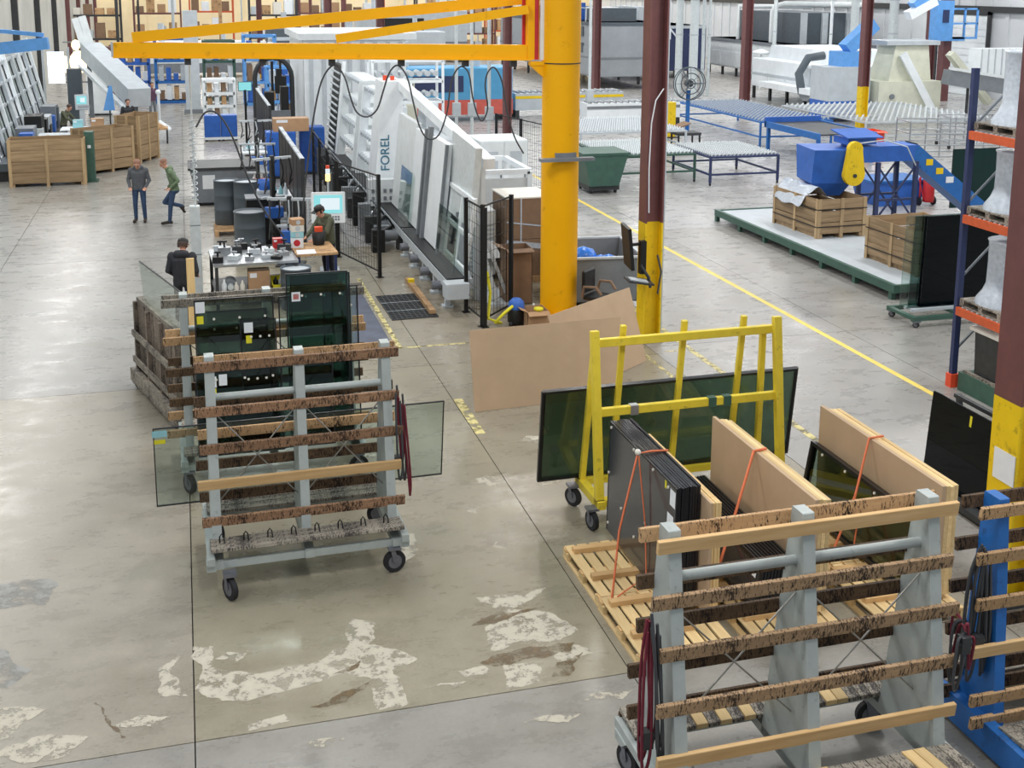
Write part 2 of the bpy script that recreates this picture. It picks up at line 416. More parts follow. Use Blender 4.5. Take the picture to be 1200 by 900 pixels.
patch('peeled_patch', [(.3, 9.62), (.62, 9.7), (.66, 9.58), (.3, 9.54)], M.concpaint, amp=.02, seed=7)
patch('peeled_patch', [(-.5, 10.72), (-.2, 11.0), (-.2, 10.2), (-.46, 10.25)], M.concpaint, amp=.04, seed=8)
patch('peeled_patch', [(2.1, 12.1), (2.35, 12.35), (2.42, 12.9), (2.2, 12.75), (2.12, 12.5)], M.concpaint, amp=.03, seed=9)
patch('peeled_patch', [(3.45, 14.2), (3.7, 14.2), (3.72, 13.9), (3.5, 13.95)], M.concpaint, amp=.03, seed=10)
patch('brown_stain', [(2.48, 10.02), (2.9, 10.16), (3.48, 10.13), (3.39, 9.97), (2.9, 9.97), (2.6, 9.93)], M.stain, z=.0021, amp=.025, seed=11)
patch('brown_stain', [(2.5, 10.66), (2.95, 10.86), (3.4, 10.86), (3.1, 10.8), (2.8, 10.66)], M.stain, z=.0021, amp=.015, seed=12)
patch('brown_stain', [(3.08, 9.62), (3.2, 9.85), (3.5, 9.95), (3.35, 9.78), (3.25, 9.6)], M.stain, z=.0021, amp=.02, seed=13)
patch('brown_stain', [(.85, 9.74), (1.1, 9.86), (1.46, 10.02), (1.3, 9.86), (1.0, 9.7)], M.stain, z=.0021, amp=.012, seed=14)
patch('brown_stain', [(1.1, 10.2), (1.3, 10.3), (1.45, 10.4), (1.3, 10.22)], M.stain, z=.0021, amp=.01, seed=15)
patch('brown_stain', [(-1.02, 10.3), (-1.0, 10.32), (-.72, 9.72), (-.76, 9.72)], M.stain, z=.0021, amp=.006, seed=16)
patch('grey_patch', [(-2.3, 12.8), (-1.55, 12.72), (-1.62, 12.25), (-2.3, 12.25)], M.greypatch, z=.0018, amp=.03, seed=17)
patch('grey_patch', [(-2.2, 11.5), (-1.9, 11.45), (-1.62, 11.02), (-1.8, 10.75), (-2.2, 10.8)], M.greypatch, z=.0018, amp=.04, seed=18)
for k, (x, y, sx, sy) in enumerate(((-.6, 9.9, .25, .1), (.2, 10.75, .15, .1), (2.1, 9.75, .2, .05), (4.6, 15.3, .2, .15), (-1.9, 10.25, .5, .28), (-1.4, 9.75, .38, .18), (3.2, 13.3, .1, .12), (3.3, 12.3, .1, .1), (.9, 9.2, .2, .06), (2.9, 9.0, .3, .08), (3.5, 9.2, .25, .08), (2.2, 15.3, .18, .1), (6.0, 16.1, .25, .06), (9.6, 17.1, .3, .06))):
    patch('peeled_patch', [(x - sx, y), (x - sx * .2, y + sy), (x + sx, y + sy * .3), (x + sx * .4, y - sy)], M.concpaint, amp=.04, seed=30 + k)
# painted lines
def line(x0, x1, y0, y1, m=None): return pt(fl, 'painted_line', m or M.linefade, ('b', x0, x1, y0, y1, .0, .0016))
line(11.22, 11.33, 6, 75, M.line); line(8.43, 8.54, 14.2, 24); line(3.46, 3.55, 20.0, 25.2); line(3.46, 6.2, 19.98, 20.05); line(3.0, 3.5, 20.3, 20.37)
line(3.84, 3.98, 15.7, 17.2, M.linefade); line(7.55, 7.62, 16.2, 18.6); line(8.0, 8.35, 18.6, 18.66)
# ================================================================ building shell
M.wallr = mat('white_siding', (206, 210, 214), .6, 0, .06, .6)
M.wallfar = mat('warm_beige_wall', (240, 222, 182), .7, 0, .08, .3)
M.walll = mat('pale_concrete_wall', (188, 188, 180), .7, 0, .12, .5)
wl = st('wall_left', M.walll, ('b', -8.4, -8.1, 20, 126, 0, 9))
for k in range(8): pt(wl, 'column', M.maroon if k > 3 else M.darksteel, ('b', -8.1, -7.8, 54.3 + k * 9.7, 54.6 + k * 9.7, 0, 9))
wf = st('wall_far', M.wallfar, ('b', -8.4, 45.4, 126, 126.3, 0, 9))
for k in range(34): pt(wf, 'siding_rib', M.wallfar, ('b', -8 + k * 1.6, -7.7 + k * 1.6, 125.92, 126, 0, 9))
wr = st('wall_right', M.wallr, ('b', 45, 45.3, 30, 126, 0, 9))
for k in range(60): pt(wr, 'siding_rib', M.wallr, ('b', 44.93, 45, 31 + k * 1.55, 31.3 + k * 1.55, 0, 9))
pt(wr, 'girt', M.darksteel, ('b', 44.8, 44.93, 30, 126, 4.9, 5.25))
dr = st('door_1', M.white, ('b', 44.86, 44.93, 59.0, 63.6, 0, 4.7))
for k in range(12): pt(dr, 'door_slat', M.white, ('b', 44.8, 44.86, 59.05, 63.55, .02 + k * .39, .38 + k * .39))
pt(dr, 'door_frame', M.darksteel, ('b', 44.75, 44.93, 58.8, 59.0, 0, 4.95), ('b', 44.75, 44.93, 63.6, 63.8, 0, 4.95), ('b', 44.75, 44.93, 58.8, 63.8, 4.75, 4.95))
# ================================================================ glass rack carts
R = math.radians
def caster(parent, x, y, r=.125, ang=0.0, top=.3):
    c, s = math.cos(ang), math.sin(ang)
    def P(a, b, z): return (x + a * c - b * s, y + a * s + b * c, z)
    t = pt(parent, 'caster', M.rubber, ('c', P(-.026, 0, r), P(.026, 0, r), r, None, 22))
    pt(t, 'hub', M.hub, ('c', P(-.031, 0, r), P(.031, 0, r), r * .62, None, 16), ('c', P(-.045, 0, r), P(.045, 0, r), .014, None, 8))
    pt(t, 'fork', M.hub, ('m', P(-.042, 0, r), P(-.042, .03, top - .015), .05, .008, (c, s, 0)), ('m', P(.042, 0, r), P(.042, .03, top - .015), .05, .008, (c, s, 0)),
       ('b', x - .07, x + .07, y - .06, y + .08, top - .03, top))
    return t
def glass_cart(loc, rz, label, steel, L=2.2, ups=(-.95, 0, .95), rails=(2.36, 1.88, 1.48, 1.1, .7), rmats=None, rmats_b=None, deck='long', H=2.46, casts=None, group='A-frame glass carts', pipe=True, wires=True, loops=False, half=.40, D=0.0):
    t = th('glass_rack_cart', label, 'cart', loc, rz, group)
    hd = lambda z: (half - .06) - (z - .5) / 1.95 * (half - .14)
    for x in ups:
        pt(t, 'upright', steel, ('x', [(-half, .32 + D), (half, .32 + D), (hd(H), H), (-hd(H), H)], 'x', x - .05, x + .05), bevel=.006)
    for s, mm in ((-1, rmats), (1, rmats_b or rmats)):
        for k, z in enumerate(rails):
            y = s * (hd(z) + .02); e = random.uniform(-.03, .03)
            pt(t, 'rail', mm[k % len(mm)], ('b', -L / 2 + e, L / 2 + e, -.02, .02, -.055, .055), loc=(0, y, z), rot=(s * R(-7), 0, 0), bevel=.004)
    if pipe: pt(t, 'spreader_pipe', steel, ('c', (ups[0], 0, rails[1] + .1), (ups[-1], 0, rails[1] + .1), .04))
    if wires:
        for a, b in zip(ups[:-1], ups[1:]):
            pt(t, 'cross_wire', M.wire, ('t', [(a + .05, -.06, 1.8), (b - .05, -.06, .8)], .008)); pt(t, 'cross_wire', M.wire, ('t', [(a + .05, -.04, .8), (b - .05, -.04, 1.8)], .008))
    xe = max(abs(ups[0]), ups[-1]) + .08
    for s in (-1, 1):
        if deck == 'long':
            for k in range(3): pt(t, 'deck_board', M.wood_grey_x, ('b', -xe, xe, -.055, .055, -.02, .02), loc=(0, s * (.40 + k * .115), .50 + D + k * .012), rot=(s * R(6), 0, 0), bevel=.003)
        else:
            n = 22; w = 2 * xe / n
            for k in range(n):
                q = random.Random(k + 50 * s); mm = M.wood_new_y if q.random() < .28 else M.wood_grey_x; h = .02 if mm is M.wood_grey_x else .025
                pt(t, 'deck_board', mm, ('b', -w * .46, w * .46, -.18, .18, -.02, h), loc=(-xe + (k + .5) * w, s * .55, .50), rot=(s * R(6), 0, 0), bevel=.003)
            pt(t, 'deck_edge', M.wood_dark, ('b', -xe, xe, s * .70, s * .74, .43, .49))
        pt(t, 'side_channel', steel, ('b', -xe + .1, xe - .1, s * .6 - .025, s * .6 + .025, .3 + D, .38 + D))
    for x in (-xe, xe): pt(t, 'end_beam', steel, ('b', x - .04, x + .04, -.72, .72, .38 + D, .46 + D))
    for x in ups: pt(t, 'cross_beam', steel, ('b', x - .05, x + .05, -.66, .66, .31 + D, .39 + D))
    for x in (-xe, xe):
        for s in (-1, 1): pt(t, 'gusset', steel, ('x', [(s * .55, .3 + D), (s * .68, .3 + D), (s * .68, .38 + D), (s * .45, .38 + D)], 'x', x - .05, x + .05))
    for (x, y, a) in casts or ((-xe + .05, -.62, .5), (xe - .05, -.62, 1.7), (-xe + .05, .62, .3), (xe - .05, .62, 1.4)): caster(t, x, y, ang=a, r=.125 if D == 0 else .04, top=.3 + D)
    if loops:
        for k in range(8):
            x = -xe + .12 + k * (2 * xe - .3) / 7
            pt(t, 'hook_loop', M.black, ('t', [(x - .02, -.5, .53), (x - .02, -.5, .6), (x, -.5, .63), (x + .02, -.5, .6), (x + .03, -.53, .53)], .008))
    return t
cA = glass_cart((1.08, 12.62, 0), R(1), 'grey glass cart with worn wooden rails and empty front deck', M.galv, rmats=(M.wood_red, M.wood_red, M.wood_red, M.wood_new, M.wood_red), rmats_b=(M.wood_tan, M.wood_dark, M.wood_tan, M.wood_dark, M.wood_dark), loops=True,
                casts=((-.85, -.74, .45), (.92, -.62, 1.75), (-.9, .62, .3), (.95, .62, 1.4)))
cB = glass_cart((.92, 15.35, 0), R(1.5), 'glass cart loaded with dark green glass units, behind the front cart', M.galv, L=2.6, ups=(-1.05, 0, 1.05), rmats=(M.wood_grey_x, M.wood_tan, M.wood_dark, M.wood_dark, M.wood_tan))
cC = glass_cart((4.42, 7.55, 0), R(.5), 'near grey glass cart with plate uprights, black-scarred wooden rails and slatted deck', M.galv, L=2.55, ups=(-1.1, 0, 1.1), rails=(2.36, 1.95, 1.56, 1.15, .76), rmats=(M.wood_new, M.wood_worn, M.wood_worn, M.wood_worn, M.wood_new), rmats_b=(M.wood_tan, M.wood_dark, M.wood_dark, M.wood_dark, M.wood_dark), deck='cross')
# blue cart continuing out of frame
cD = glass_cart((7.52, 7.85, 0), R(.5), 'bright blue glass cart with tan wooden rails at the right edge', M.blue, L=2.75, ups=(-1.12, 0, 1.12), rails=(2.13, 1.74, 1.34, .93, .5, .3), rmats=(M.wood_tan, M.wood_tan, M.wood_tan, M.wood_new, M.wood_tan, M.wood_tan), rmats_b=(M.wood_dark,), H=2.22, half=.26, D=-.2, pipe=False, wires=False)
pt(cD, 'base_plate_beam', M.blue, ('b', -1.27, -1.16, -.95, .72, .05, .30))
# glass pane across cart A, standing on its rear side
def pane(name, label, x0, x1, yb, zb, h, m, lean=.12, t=.012, edge=M.sealant, ew=.012, group=None, rz=0, tags=(), spacer=False):
    """upright pane: base line from x0..x1 at depth yb, base height zb, height h, top leaning back by lean"""
    a = math.atan2(lean, h)
    o = th(name, label, 'glass', ((x0 + x1) / 2, yb, zb), rot=(-a, 0, rz), group=group)
    w = (x1 - x0) / 2
    pt(o, 'pane', m, ('b', -w + ew, w - ew, -t / 2, t / 2, ew, h - ew))
    if edge:
        tt = t * .75
        pt(o, 'edge_band', edge, ('b', -w, w, -tt, tt, 0, ew), ('b', -w, w, -tt, tt, h - ew, h), ('b', -w, -w + ew, -tt, tt, ew, h - ew), ('b', w - ew, w, -tt, tt, ew, h - ew))
    for (tx, tz, tw, thh, tm) in tags: pt(o, 'label_sticker', tm, ('b', tx - tw / 2, tx + tw / 2, -t / 2 - .004, -t / 2 - .002, tz - thh / 2, tz + thh / 2))
    return o
pane('glass_sheet', 'long clear glass sheet sticking out both sides of the front cart', -.5, 2.8, 13.17, .555, 1.0, M.g_grey, lean=-.16, rz=R(1), tags=((-1.58, .93, .16, .08, M.tagblue), (-1.58, .83, .12, .05, M.tagyel)))
# glass units on cart B (front side), each one a unit with black edge seal and small pads
def unit(x0, x1, y, z0, z1, m, label, tags=(), lean=.2, n=0):
    o = pane('glass_unit', label, x0, x1, y, z0, z1 - z0, m, lean=lean, t=.025, ew=.016, group='glass units on the rear cart', tags=tags)
    w = (x1 - x0) / 2
    for k in range(3):
        for q in range(2): pt(o, 'cork_pad', M.foam, ('c', (-w + .08 + (k + (q % 2) * .5) * (2 * w - .16) / 2.6, -.016, (z1 - z0) * (.55 + .32 * q)), (-w + .08 + (k + (q % 2) * .5) * (2 * w - .16) / 2.6, -.026, (z1 - z0) * (.55 + .32 * q)), .016, None, 8))
    return o
unit(1.14, 1.93, 14.72, .52, 2.74, M.g_deep, 'tallest dark green glass unit with a white-red sticker, on the rear cart', tags=((-.27, 1.92, .11, .12, M.paper), (-.27, 1.92, .07, .07, M.redor)))
unit(1.2, 1.97, 14.80, .52, 2.70, M.g_dark, 'second tall dark glass unit behind the stickered one on the rear cart')
unit(1.62, 2.08, 14.88, .52, 2.50, M.g_grey, 'narrow clear glass unit at the right end of the rear cart')
unit(0.0, .98, 14.70, .52, 2.48, M.g_green, 'wide pale green glass unit with paper labels, left on the rear cart', tags=((-.42, 1.86, .12, .14, M.paper), (-.42, 1.70, .08, .1, M.tagyel)))
unit(.55, 1.0, 14.63, .52, 2.2, M.g_green, 'small green glass unit with white label in front of the wide one', tags=((-.12, 1.58, .11, .13, M.paper), (-.12, 1.43, .07, .1, M.tagyel)))
unit(-.02, 1.05, 14.56, .52, 1.62, M.g_dark, 'low dark glass unit with two blue-white labels on the rear cart', tags=((.12 - .45, .93, .1, .14, M.paper), (-.2, .95, .1, .14, M.paper), (-.33, .8, .09, .1, M.tagyel)))
unit(.9, 1.7, 14.60, .52, 1.75, M.g_dark, 'low dark glass unit below the tall ones on the rear cart', tags=((-.1, .55, .1, .12, M.paper),))
unit(.02, .9, 14.78, .52, 2.3, M.g_dark, 'dark glass unit behind the pale green one on the rear cart')
unit(1.05, 1.2, 14.84, .52, 2.42, M.g_grey, 'slim clear glass unit between the wide and tall units')
# wooden side rack with leaning glass
ws = th('wooden_glass_rack', 'weathered grey wooden rack with plank side left of the loaded cart', 'rack', (-.40, 18.1, 0), R(16.4) + math.pi / 2)
pt(ws, 'top_board', M.wood_grey_x, ('b', -1.15, 1.15, -.02, .16, 1.40, 1.46), bevel=.004)
for k in range(5): pt(ws, 'plank', M.wood_grey, ('b', -.19, .19, -.02, .02, -.62, .62), loc=(-.94 + k * .46, .14 , .78), rot=(R(random.uniform(-1, 1)), 0, 0), bevel=.004)
for x in (-1.1, -.3, .4, 1.1): pt(ws, 'post', M.wood_grey, ('b', x - .04, x + .04, .16, .22, .12, 1.4))
pt(ws, 'base_board', M.wood_grey_x, ('b', -1.2, 1.2, -.6, .3, .10, .15)); pt(ws, 'sill', M.wood_grey_x, ('b', -1.2, 1.2, .2, .3, .15, .3))
for z in (.42, .85): pt(ws, 'brace', M.wood_grey_x, ('b', -1.15, 1.15, .22, .26, z, z + .09))
for (x, y) in ((-1.05, .22), (1.05, .22), (-1.05, -.5), (1.05, -.5)): caster(ws, x, y, r=.05, top=.11)
gs = th('glass_sheet', 'clear glass sheet leaning on the weathered wooden rack', 'glass', (-.33, 17.78, .155), rot=(R(-4), 0, R(16.4) + math.pi / 2))
pt(gs, 'pane', M.g_grey, ('b', -1.2, 1.15, -.008, .008, 0, 1.95)); pt(gs, 'edge_band', M.sealant, ('b', -1.2, 1.15, -.01, .01, 1.95, 1.965), ('b', -1.21, -1.2, -.01, .01, 0, 1.965))
# ratchet straps
def straps(name, label, x, y, z0, z1, m, seed, n=4):
    rr = random.Random(seed); t = th(name, label, 'strap', (x, y, 0))
    for k in range(n):
        dx, dy = rr.uniform(-.1, .1), rr.uniform(-.08, .08); zt = z1 - rr.uniform(0, .15); zb = z0 + rr.uniform(0, .5)
        pt(t, 'webbing', m if k % 2 == 0 else M.cable, ('t', sp([(dx * .3, dy * .3, zt), (dx, dy, (zt + zb) / 2 + .2), (dx * 1.4 + .02, dy, zb + .1), (dx * 1.2 + .05, dy + .02, zb), (dx + .07, dy, zb + .25), (dx * .5 + .05, 0, zt - .1)], 4), .013, 5))
    pt(t, 'ratchet', M.darksteel, ('b', -.04, .04, -.05, .03, z0 + .42, z0 + .56), ('c', (-.06, -.02, z0 + .5), (.06, -.02, z0 + .5), .02)); return t
straps('ratchet_strap', 'dark red ratchet straps hanging from the near cart left end', 3.1, 7.36, .4, 1.9, M.redstrap, 3, 6)
straps('ratchet_strap', 'dark straps hanging from the right end of the front cart', 2.12, 12.42, .62, 2.0, M.redstrap, 5, 4)
straps('ratchet_strap', 'tangled dark straps hanging between grey and blue carts', 6.2, 7.7, .5, 1.9, M.cable, 6, 7)
straps('ratchet_strap', 'red strap bundle hanging beside the blue cart upright', 5.74, 7.28, .8, 1.5, M.redstrap, 8, 4)
# ================================================================ pallets and packs
def pallet(loc, rz, label, lx=1.0, ly=1.17):
    t = th('pallet', label, 'pallet', loc, rz, 'pine pallets under the glass packs')
    for x in (-lx / 2 + .025, 0, lx / 2 - .025): 
        pt(t, 'stringer', M.wood_new_y, ('b', x - .025, x + .025, -ly / 2, -ly / 2 + .14, .02, .1), ('b', x - .025, x + .025, -.07, .07, .02, .1), ('b', x - .025, x + .025, ly / 2 - .14, ly / 2, .02, .1), ('b', x - .03, x + .03, -ly / 2, ly / 2, 0, .02))
    for k in range(3): pt(t, 'cross_board', M.wood_new, ('b', -lx / 2, lx / 2, -ly / 2 + k * (ly - .1) / 2, -ly / 2 + .1 + k * (ly - .1) / 2, .10, .118))
    for k in range(7): 
        w = lx / 7
        pt(t, 'deck_board', M.wood_new_y, ('b', -w * .40, w * .40, -ly / 2, ly / 2, .118, .136), loc=(-lx / 2 + (k + .5) * w, 0, 0), rot=(0, 0, R(random.uniform(-.5, .5))))
    return t
PL = []
for i, (x, w) in enumerate(((4.42, 'under the black glass stack'), (5.62, 'under the black frames'), (6.98, 'under the framed glass'))):
    for j, y in enumerate((11.26, 10.08)):
        pallet((x, y, 0), R((.8, -.4, .3)[i]), 'pine pallet %s, %s end' % (w, ('far', 'near')[j]))
        for q, dy in enumerate((.40, -.22)): one('cleat', 'pine cleat lying across the %s pallet %s, %s one' % (('far', 'near')[j], w, ('far', 'near')[q]), 'timber', M.wood_new, ('b', -.33, .33, -.045, .045, 0, .055), loc=(x - .12, y + dy, .136), rot=(0, 0, R(random.uniform(-2, 2))), bevel=.003, group='pine cleats on pallets')
# black coated glass units
for k in range(9):
    o = th('glass_unit', 'black coated glass unit with white labels, outer face of the strapped stack' if k == 0 else 'black coated glass unit at the back of the strapped stack, beside the board pack' if k == 8 else 'black coated glass unit inside the strapped stack', 'glass', (4.50 + k * .030, 11.07, .192), rot=(0, R(1.0), 0), group='black glass units in the strapped stack')
    dz = random.uniform(-.008, .008); dy = random.uniform(-.01, .01)
    pt(o, 'pane', M.pvc, ('b', -.008, .008, -.945 + dy, .945 + dy, 0, 1.31 + dz))
    pt(o, 'edge_seal', M.sealant, ('b', -.012, .012, -.952 + dy, -.945 + dy, 0, 1.31 + dz), ('b', -.012, .012, .945 + dy, .952 + dy, 0, 1.31 + dz), ('b', -.012, -.008, -.95 + dy, .95 + dy, 1.29 + dz, 1.312 + dz), ('b', .008, .0125, -.95 + dy, .95 + dy, 1.29 + dz, 1.312 + dz))
    if k == 0:
        for (y, z) in ((.2, 1.26), (-.35, 1.26), (-.75, 1.24), (.9, 1.25), (.93, .7), (.5, .45), (-.2, .6), (.9, .1), (.1, .3)): pt(o, 'cork_pad', M.foam, ('c', (-.008, y, z), (-.02, y, z), .016, None, 8))
        pt(o, 'label_sticker', M.paper, ('b', -.0105, -.0085, -.93, -.8, 1.08, 1.25), ('b', -.0105, -.0085, -.9, -.75, .82, .98))
        pt(o, 'label_sticker', M.tagyel, ('b', -.0105, -.0085, -.7, -.66, 1.2, 1.3))
def strapband(label, pts, r=.012):
    return one('tie_strap', label, 'strap', M.strap, ('t', pts, r, 6))
strapband('orange strap tied over the black glass stack', [(4.02, 10.55, .15), (4.2, 10.85, .75), (4.455, 11.02, 1.515), (4.60, 11.02, 1.525), (4.80, 11.02, 1.515)])
strapband('orange strap down the face of the black glass stack', [(4.452, 10.98, 1.5), (4.472, 10.8, .8), (4.478, 10.75, .25), (4.1, 10.6, .15)], .008)
one('strap_knot', 'white knot on the top edge of the black glass stack', 'knot', M.foam, ('s', (0, 0, 0), (.035, .04, .035), 8), loc=(4.455, 11.02, 1.53))
# board packs
def boards(name, label, x0, y0, y1, z1, n, t, m, edge):
    o = th(name, label, 'board pack', (x0, (y0 + y1) / 2, .192))
    h = z1 - .192; L = (y1 - y0) / 2
    for k in range(n): 
        dz = 0 if k else 0
        pt(o, 'board', m if k == 0 else edge, ('b', k * t + .001, (k + 1) * t - .001, -L + (0 if k == 0 else random.uniform(0, .012)), L - (0 if k == 0 else random.uniform(.1, .14)), 0, h - (0 if k == 0 else random.uniform(.0, .02))), bevel=.002)
    return o
boards('board_pack', 'narrow pack of wooden boards right behind the black glass stack', 4.79, 9.92, 11.9, 1.40, 4, .03, M.mdf, M.wood_new_z)
boards('board_pack', 'tan board pack with pine edge in the middle of the pallets', 5.82, 9.72, 12.1, 1.40, 4, .045, M.mdf, M.wood_new_y)
boards('board_pack', 'tan board pack with pine edge furthest right on the pallets', 7.24, 9.68, 12.1, 1.40, 4, .05, M.mdf, M.wood_new_y)
strapband('orange strap slanting down from the middle board pack', [(5.1, 10.4, .3), (5.5, 10.75, .9), (5.80, 11.0, 1.41), (5.95, 11.0, 1.42)], .016)
strapband('orange strap over the framed glass, tied to the right board pack', [(6.55, 10.6, .2), (6.96, 10.8, .85), (7.22, 11.0, 1.41), (7.4, 11.0, 1.42)], .014)
strapband('loose orange strap tail in front of the framed glass', [(6.955, 10.8, .86), (6.95, 10.72, .5), (6.85, 10.62, .2)], .01)
# black frames leaning on the middle pack
for k in range(10):
    o = th('framed_glass', 'black framed glass on the outside of the low pile' if k == 0 else 'black framed glass touching the middle board pack' if k == 9 else 'black framed glass inside the low pile between the board packs', 'frame', (5.30 + k * .033, 10.95 - k * .005, .192), rot=(0, R(9), 0), group='black frames leaning on the middle pack')
    L, h = 1.08, .50 + .005 * k
    pt(o, 'pane', M.pvc, ('b', -.005, .005, -L + .04, L - .04, .04, h - .04))
    pt(o, 'border', M.sealant, ('b', -.013, .013, -L, L, 0, .04), ('b', -.013, .013, -L, L, h - .04, h), ('b', -.013, .013, -L, -L + .04, .04, h - .04), ('b', -.013, .013, L - .04, L, .04, h - .04))
    if k < 8 and k % 2 == 0: pt(o, 'label_sticker', M.paper, ('b', -.016, -.0135, -L + .1, -L + .18, h - .18, h - .06))
# framed glass leaning on the right pack
o = th('framed_glass', 'black framed greenish glass leaning on the right board pack', 'glass', (6.98, 10.9, .192), rot=(0, R(9), 0))
pt(o, 'pane', M.g_green, ('b', -.006, .006, -1.05, 1.05, .05, .78)); pt(o, 'border', M.sealant, ('b', -.03, .05, -1.1, 1.1, 0, .05), ('b', -.03, .05, -1.1, 1.1, .78, .82), ('b', -.03, .05, -1.1, -1.05, .05, .78), ('b', -.03, .05, 1.05, 1.1, .05, .78))
for (y, z) in ((.8, .76), (.3, .76), (-.3, .76), (-.8, .76), (.7, .3), (-.2, .35)): pt(o, 'cork_pad', M.foam, ('c', (-.03, y, z), (-.042, y, z), .016, None, 8))
# ================================================================ yellow cart with dark glass
yc = th('yellow_glass_cart', 'yellow painted steel glass cart with tall frame', 'cart', (5.75, 12.78, 0), R(.6))
for x in (-1.2, 1.2):
    pt(yc, 'end_post', M.yel, ('m', (x, -.33, .3), (x, -.05, 2.36), .10, .09, (0, 1, 0)), bevel=.006)
    pt(yc, 'end_post', M.yel, ('m', (x, .30, .3), (x + (.05 if x < 0 else -.12), .06, 2.22), .07, .07, (0, 1, 0)), bevel=.005)
    pt(yc, 'end_beam', M.yel, ('b', x - .05, x + .05, -.42, .42, .26, .36))
for x in (-.78, .02, .82): pt(yc, 'rear_post', M.yel, ('m', (x - .03, .3, .3), (x, .08, 2.36), .07, .06, (0, 1, 0)), bevel=.005)
pt(yc, 'top_bar', M.yel, ('b', -1.2, 1.2, -.035, .035, 2.14, 2.24), bevel=.005); pt(yc, 'middle_bar', M.yel, ('b', -1.2, 1.2, -.19, -.12, 1.33, 1.43), bevel=.005)
for (a, m) in ((-.72, M.steel), (.3, M.green), (.5, M.green)): pt(yc, 'clamp', m, ('b', a - .05, a + .05, -.2, -.11, 1.32, 1.44))
for s in (-1, 1): pt(yc, 'deck_channel', M.yel, ('b', -1.25, 1.25, s * .33 - .06, s * .33 + .06, .28, .36))
for (x, y, a) in ((-1.3, -.36, .2), (-1.3, .33, .5), (1.2, -.36, 1.2), (1.2, .33, .4)): caster(yc, x, y, r=.12, ang=a, top=.28)
for k in range(2): pane('glass_unit', ('large dark green glass unit leaning on the yellow cart, front one', 'large dark green glass unit leaning on the yellow cart, rear one')[k], 3.98 + k * .03, 7.42 + k * .02, 13.14 + k * .035, .36, 1.22, (M.g_green, M.g_green)[k], lean=-.16, t=.03, ew=.03, rz=R(.6), group='glass units on the yellow cart')
# ================================================================ loose fibreboard sheets
def sheet(name, label, p0, p1, p2, p3, t=.02, m=None): return one(name, label, 'board', m or M.mdf, ('q', p0, p1, p2, p3, t), bevel=.002)
def shq(label, a, b, c, d, t=.018):
    ctr = (V(a) + V(b)) / 2; L = [tuple(V(p) - ctr) for p in (a, b, c, d)]
    return one('fibreboard_sheet', label, 'board', M.mdf, ('q', *L, t), loc=tuple(ctr))
shq('tan fibreboard sheet standing on the floor in front of the yellow jib post', (4.03, 16.58, 0), (6.48, 16.72, 0), (6.50, 16.98, 1.21), (4.01, 16.84, 1.21))
shq('tan fibreboard sheet angled behind the front sheet beside the steel column', (5.58, 16.86, 0), (7.47, 18.22, 0), (7.25, 18.55, 1.24), (5.36, 17.19, 1.24))
# ================================================================ jib crane
JX, JY = 6.83, 21.2
jb = th('jib_crane', 'orange-yellow pillar jib crane with long horizontal boom', 'crane', (JX, JY, 0))
pt(jb, 'pillar', M.jib, ('c', (0, 0, .06), (0, 0, 4.93), .355, None, 40)); pt(jb, 'upper_pillar', M.jib, ('c', (0, 0, 4.95), (0, 0, 8.6), .36, None, 40))
pt(jb, 'base_plate', M.jib, ('c', (0, 0, 0), (0, 0, .06), .52, None, 32)); pt(jb, 'ring_seam', M.darksteel, ('c', (0, 0, 4.93), (0, 0, 4.95), .366, None, 40))
bd = V((-.963, .27, 0)); bn = V((-.27, -.963, 0))
a0 = bd * .55; a1 = bd * 8.35
pt(jb, 'boom', M.jib, ('m', (a0.x, a0.y, 5.14), (a1.x, a1.y, 5.14), .2, .26), ('m', (a0.x, a0.y, 5.0), (a1.x, a1.y, 5.0), .3, .03))
pt(jb, 'head_bracket', M.jib, ('m', (a0.x, a0.y, 5.0), (a0.x, a0.y, 8.4), .22, .22), ('b', -.62, -.1, -.08, .08, 4.9, 4.97), ('x', [(-.62, 4.9), (-.3, 4.9), (-.3, 4.62)], 'y', -.06, .06))
t1 = bd * 8.0 + bn * .0; s1 = bd * .62 - bn * .25; s2 = bd * .62 + bn * .25; t2 = bd * 4.2
pt(jb, 'tie_bar', M.jib, ('m', (s1.x, s1.y, 6.12), (t1.x, t1.y, 5.36), .14, .2)); pt(jb, 'tie_bar', M.jib, ('m', (s2.x, s2.y, 5.93), (t2.x, t2.y, 5.36), .12, .16))
w0 = bd * .37 
pt(jb, 'conductor_rail', M.white, ('m', (w0.x - .02, w0.y - .12, 5.0), (w0.x - .02, w0.y - .12, 8.2), .09, .05)); pt(jb, 'red_strip', M.red, ('m', (w0.x - .12, w0.y - .05, 5.0), (w0.x - .12, w0.y - .05, 8.2), .07, .05), ('m', (w0.x + .08, w0.y - .14, 5.0), (w0.x + .08, w0.y - .14, 8.2), .03, .05), ('m', (a0.x - .14, a0.y + .1, 5.2), (a0.x - .14, a0.y + .1, 6.2), .05, .05))
pt(jb, 'tool_ledge', M.grey, ('b', -.53, .52, -.52, -.36, 3.14, 3.2), ('b', -.2, .2, -.38, -.3, 3.2, 3.28))
pt(jb, 'boom_cap', M.lgrey, ('m', tuple(bd * 8.35 + V((0, 0, 5.14))), tuple(bd * 8.39 + V((0, 0, 5.14))), .22, .28))
for q in (7.0, 5.6, 4.3, 3.0, 1.8, .9):
    c = bd * q; pt(jb, 'cable_trolley', M.darksteel, ('b', c.x - .06, c.x + .06, c.y - .05, c.y + .05, 4.86, 4.99))
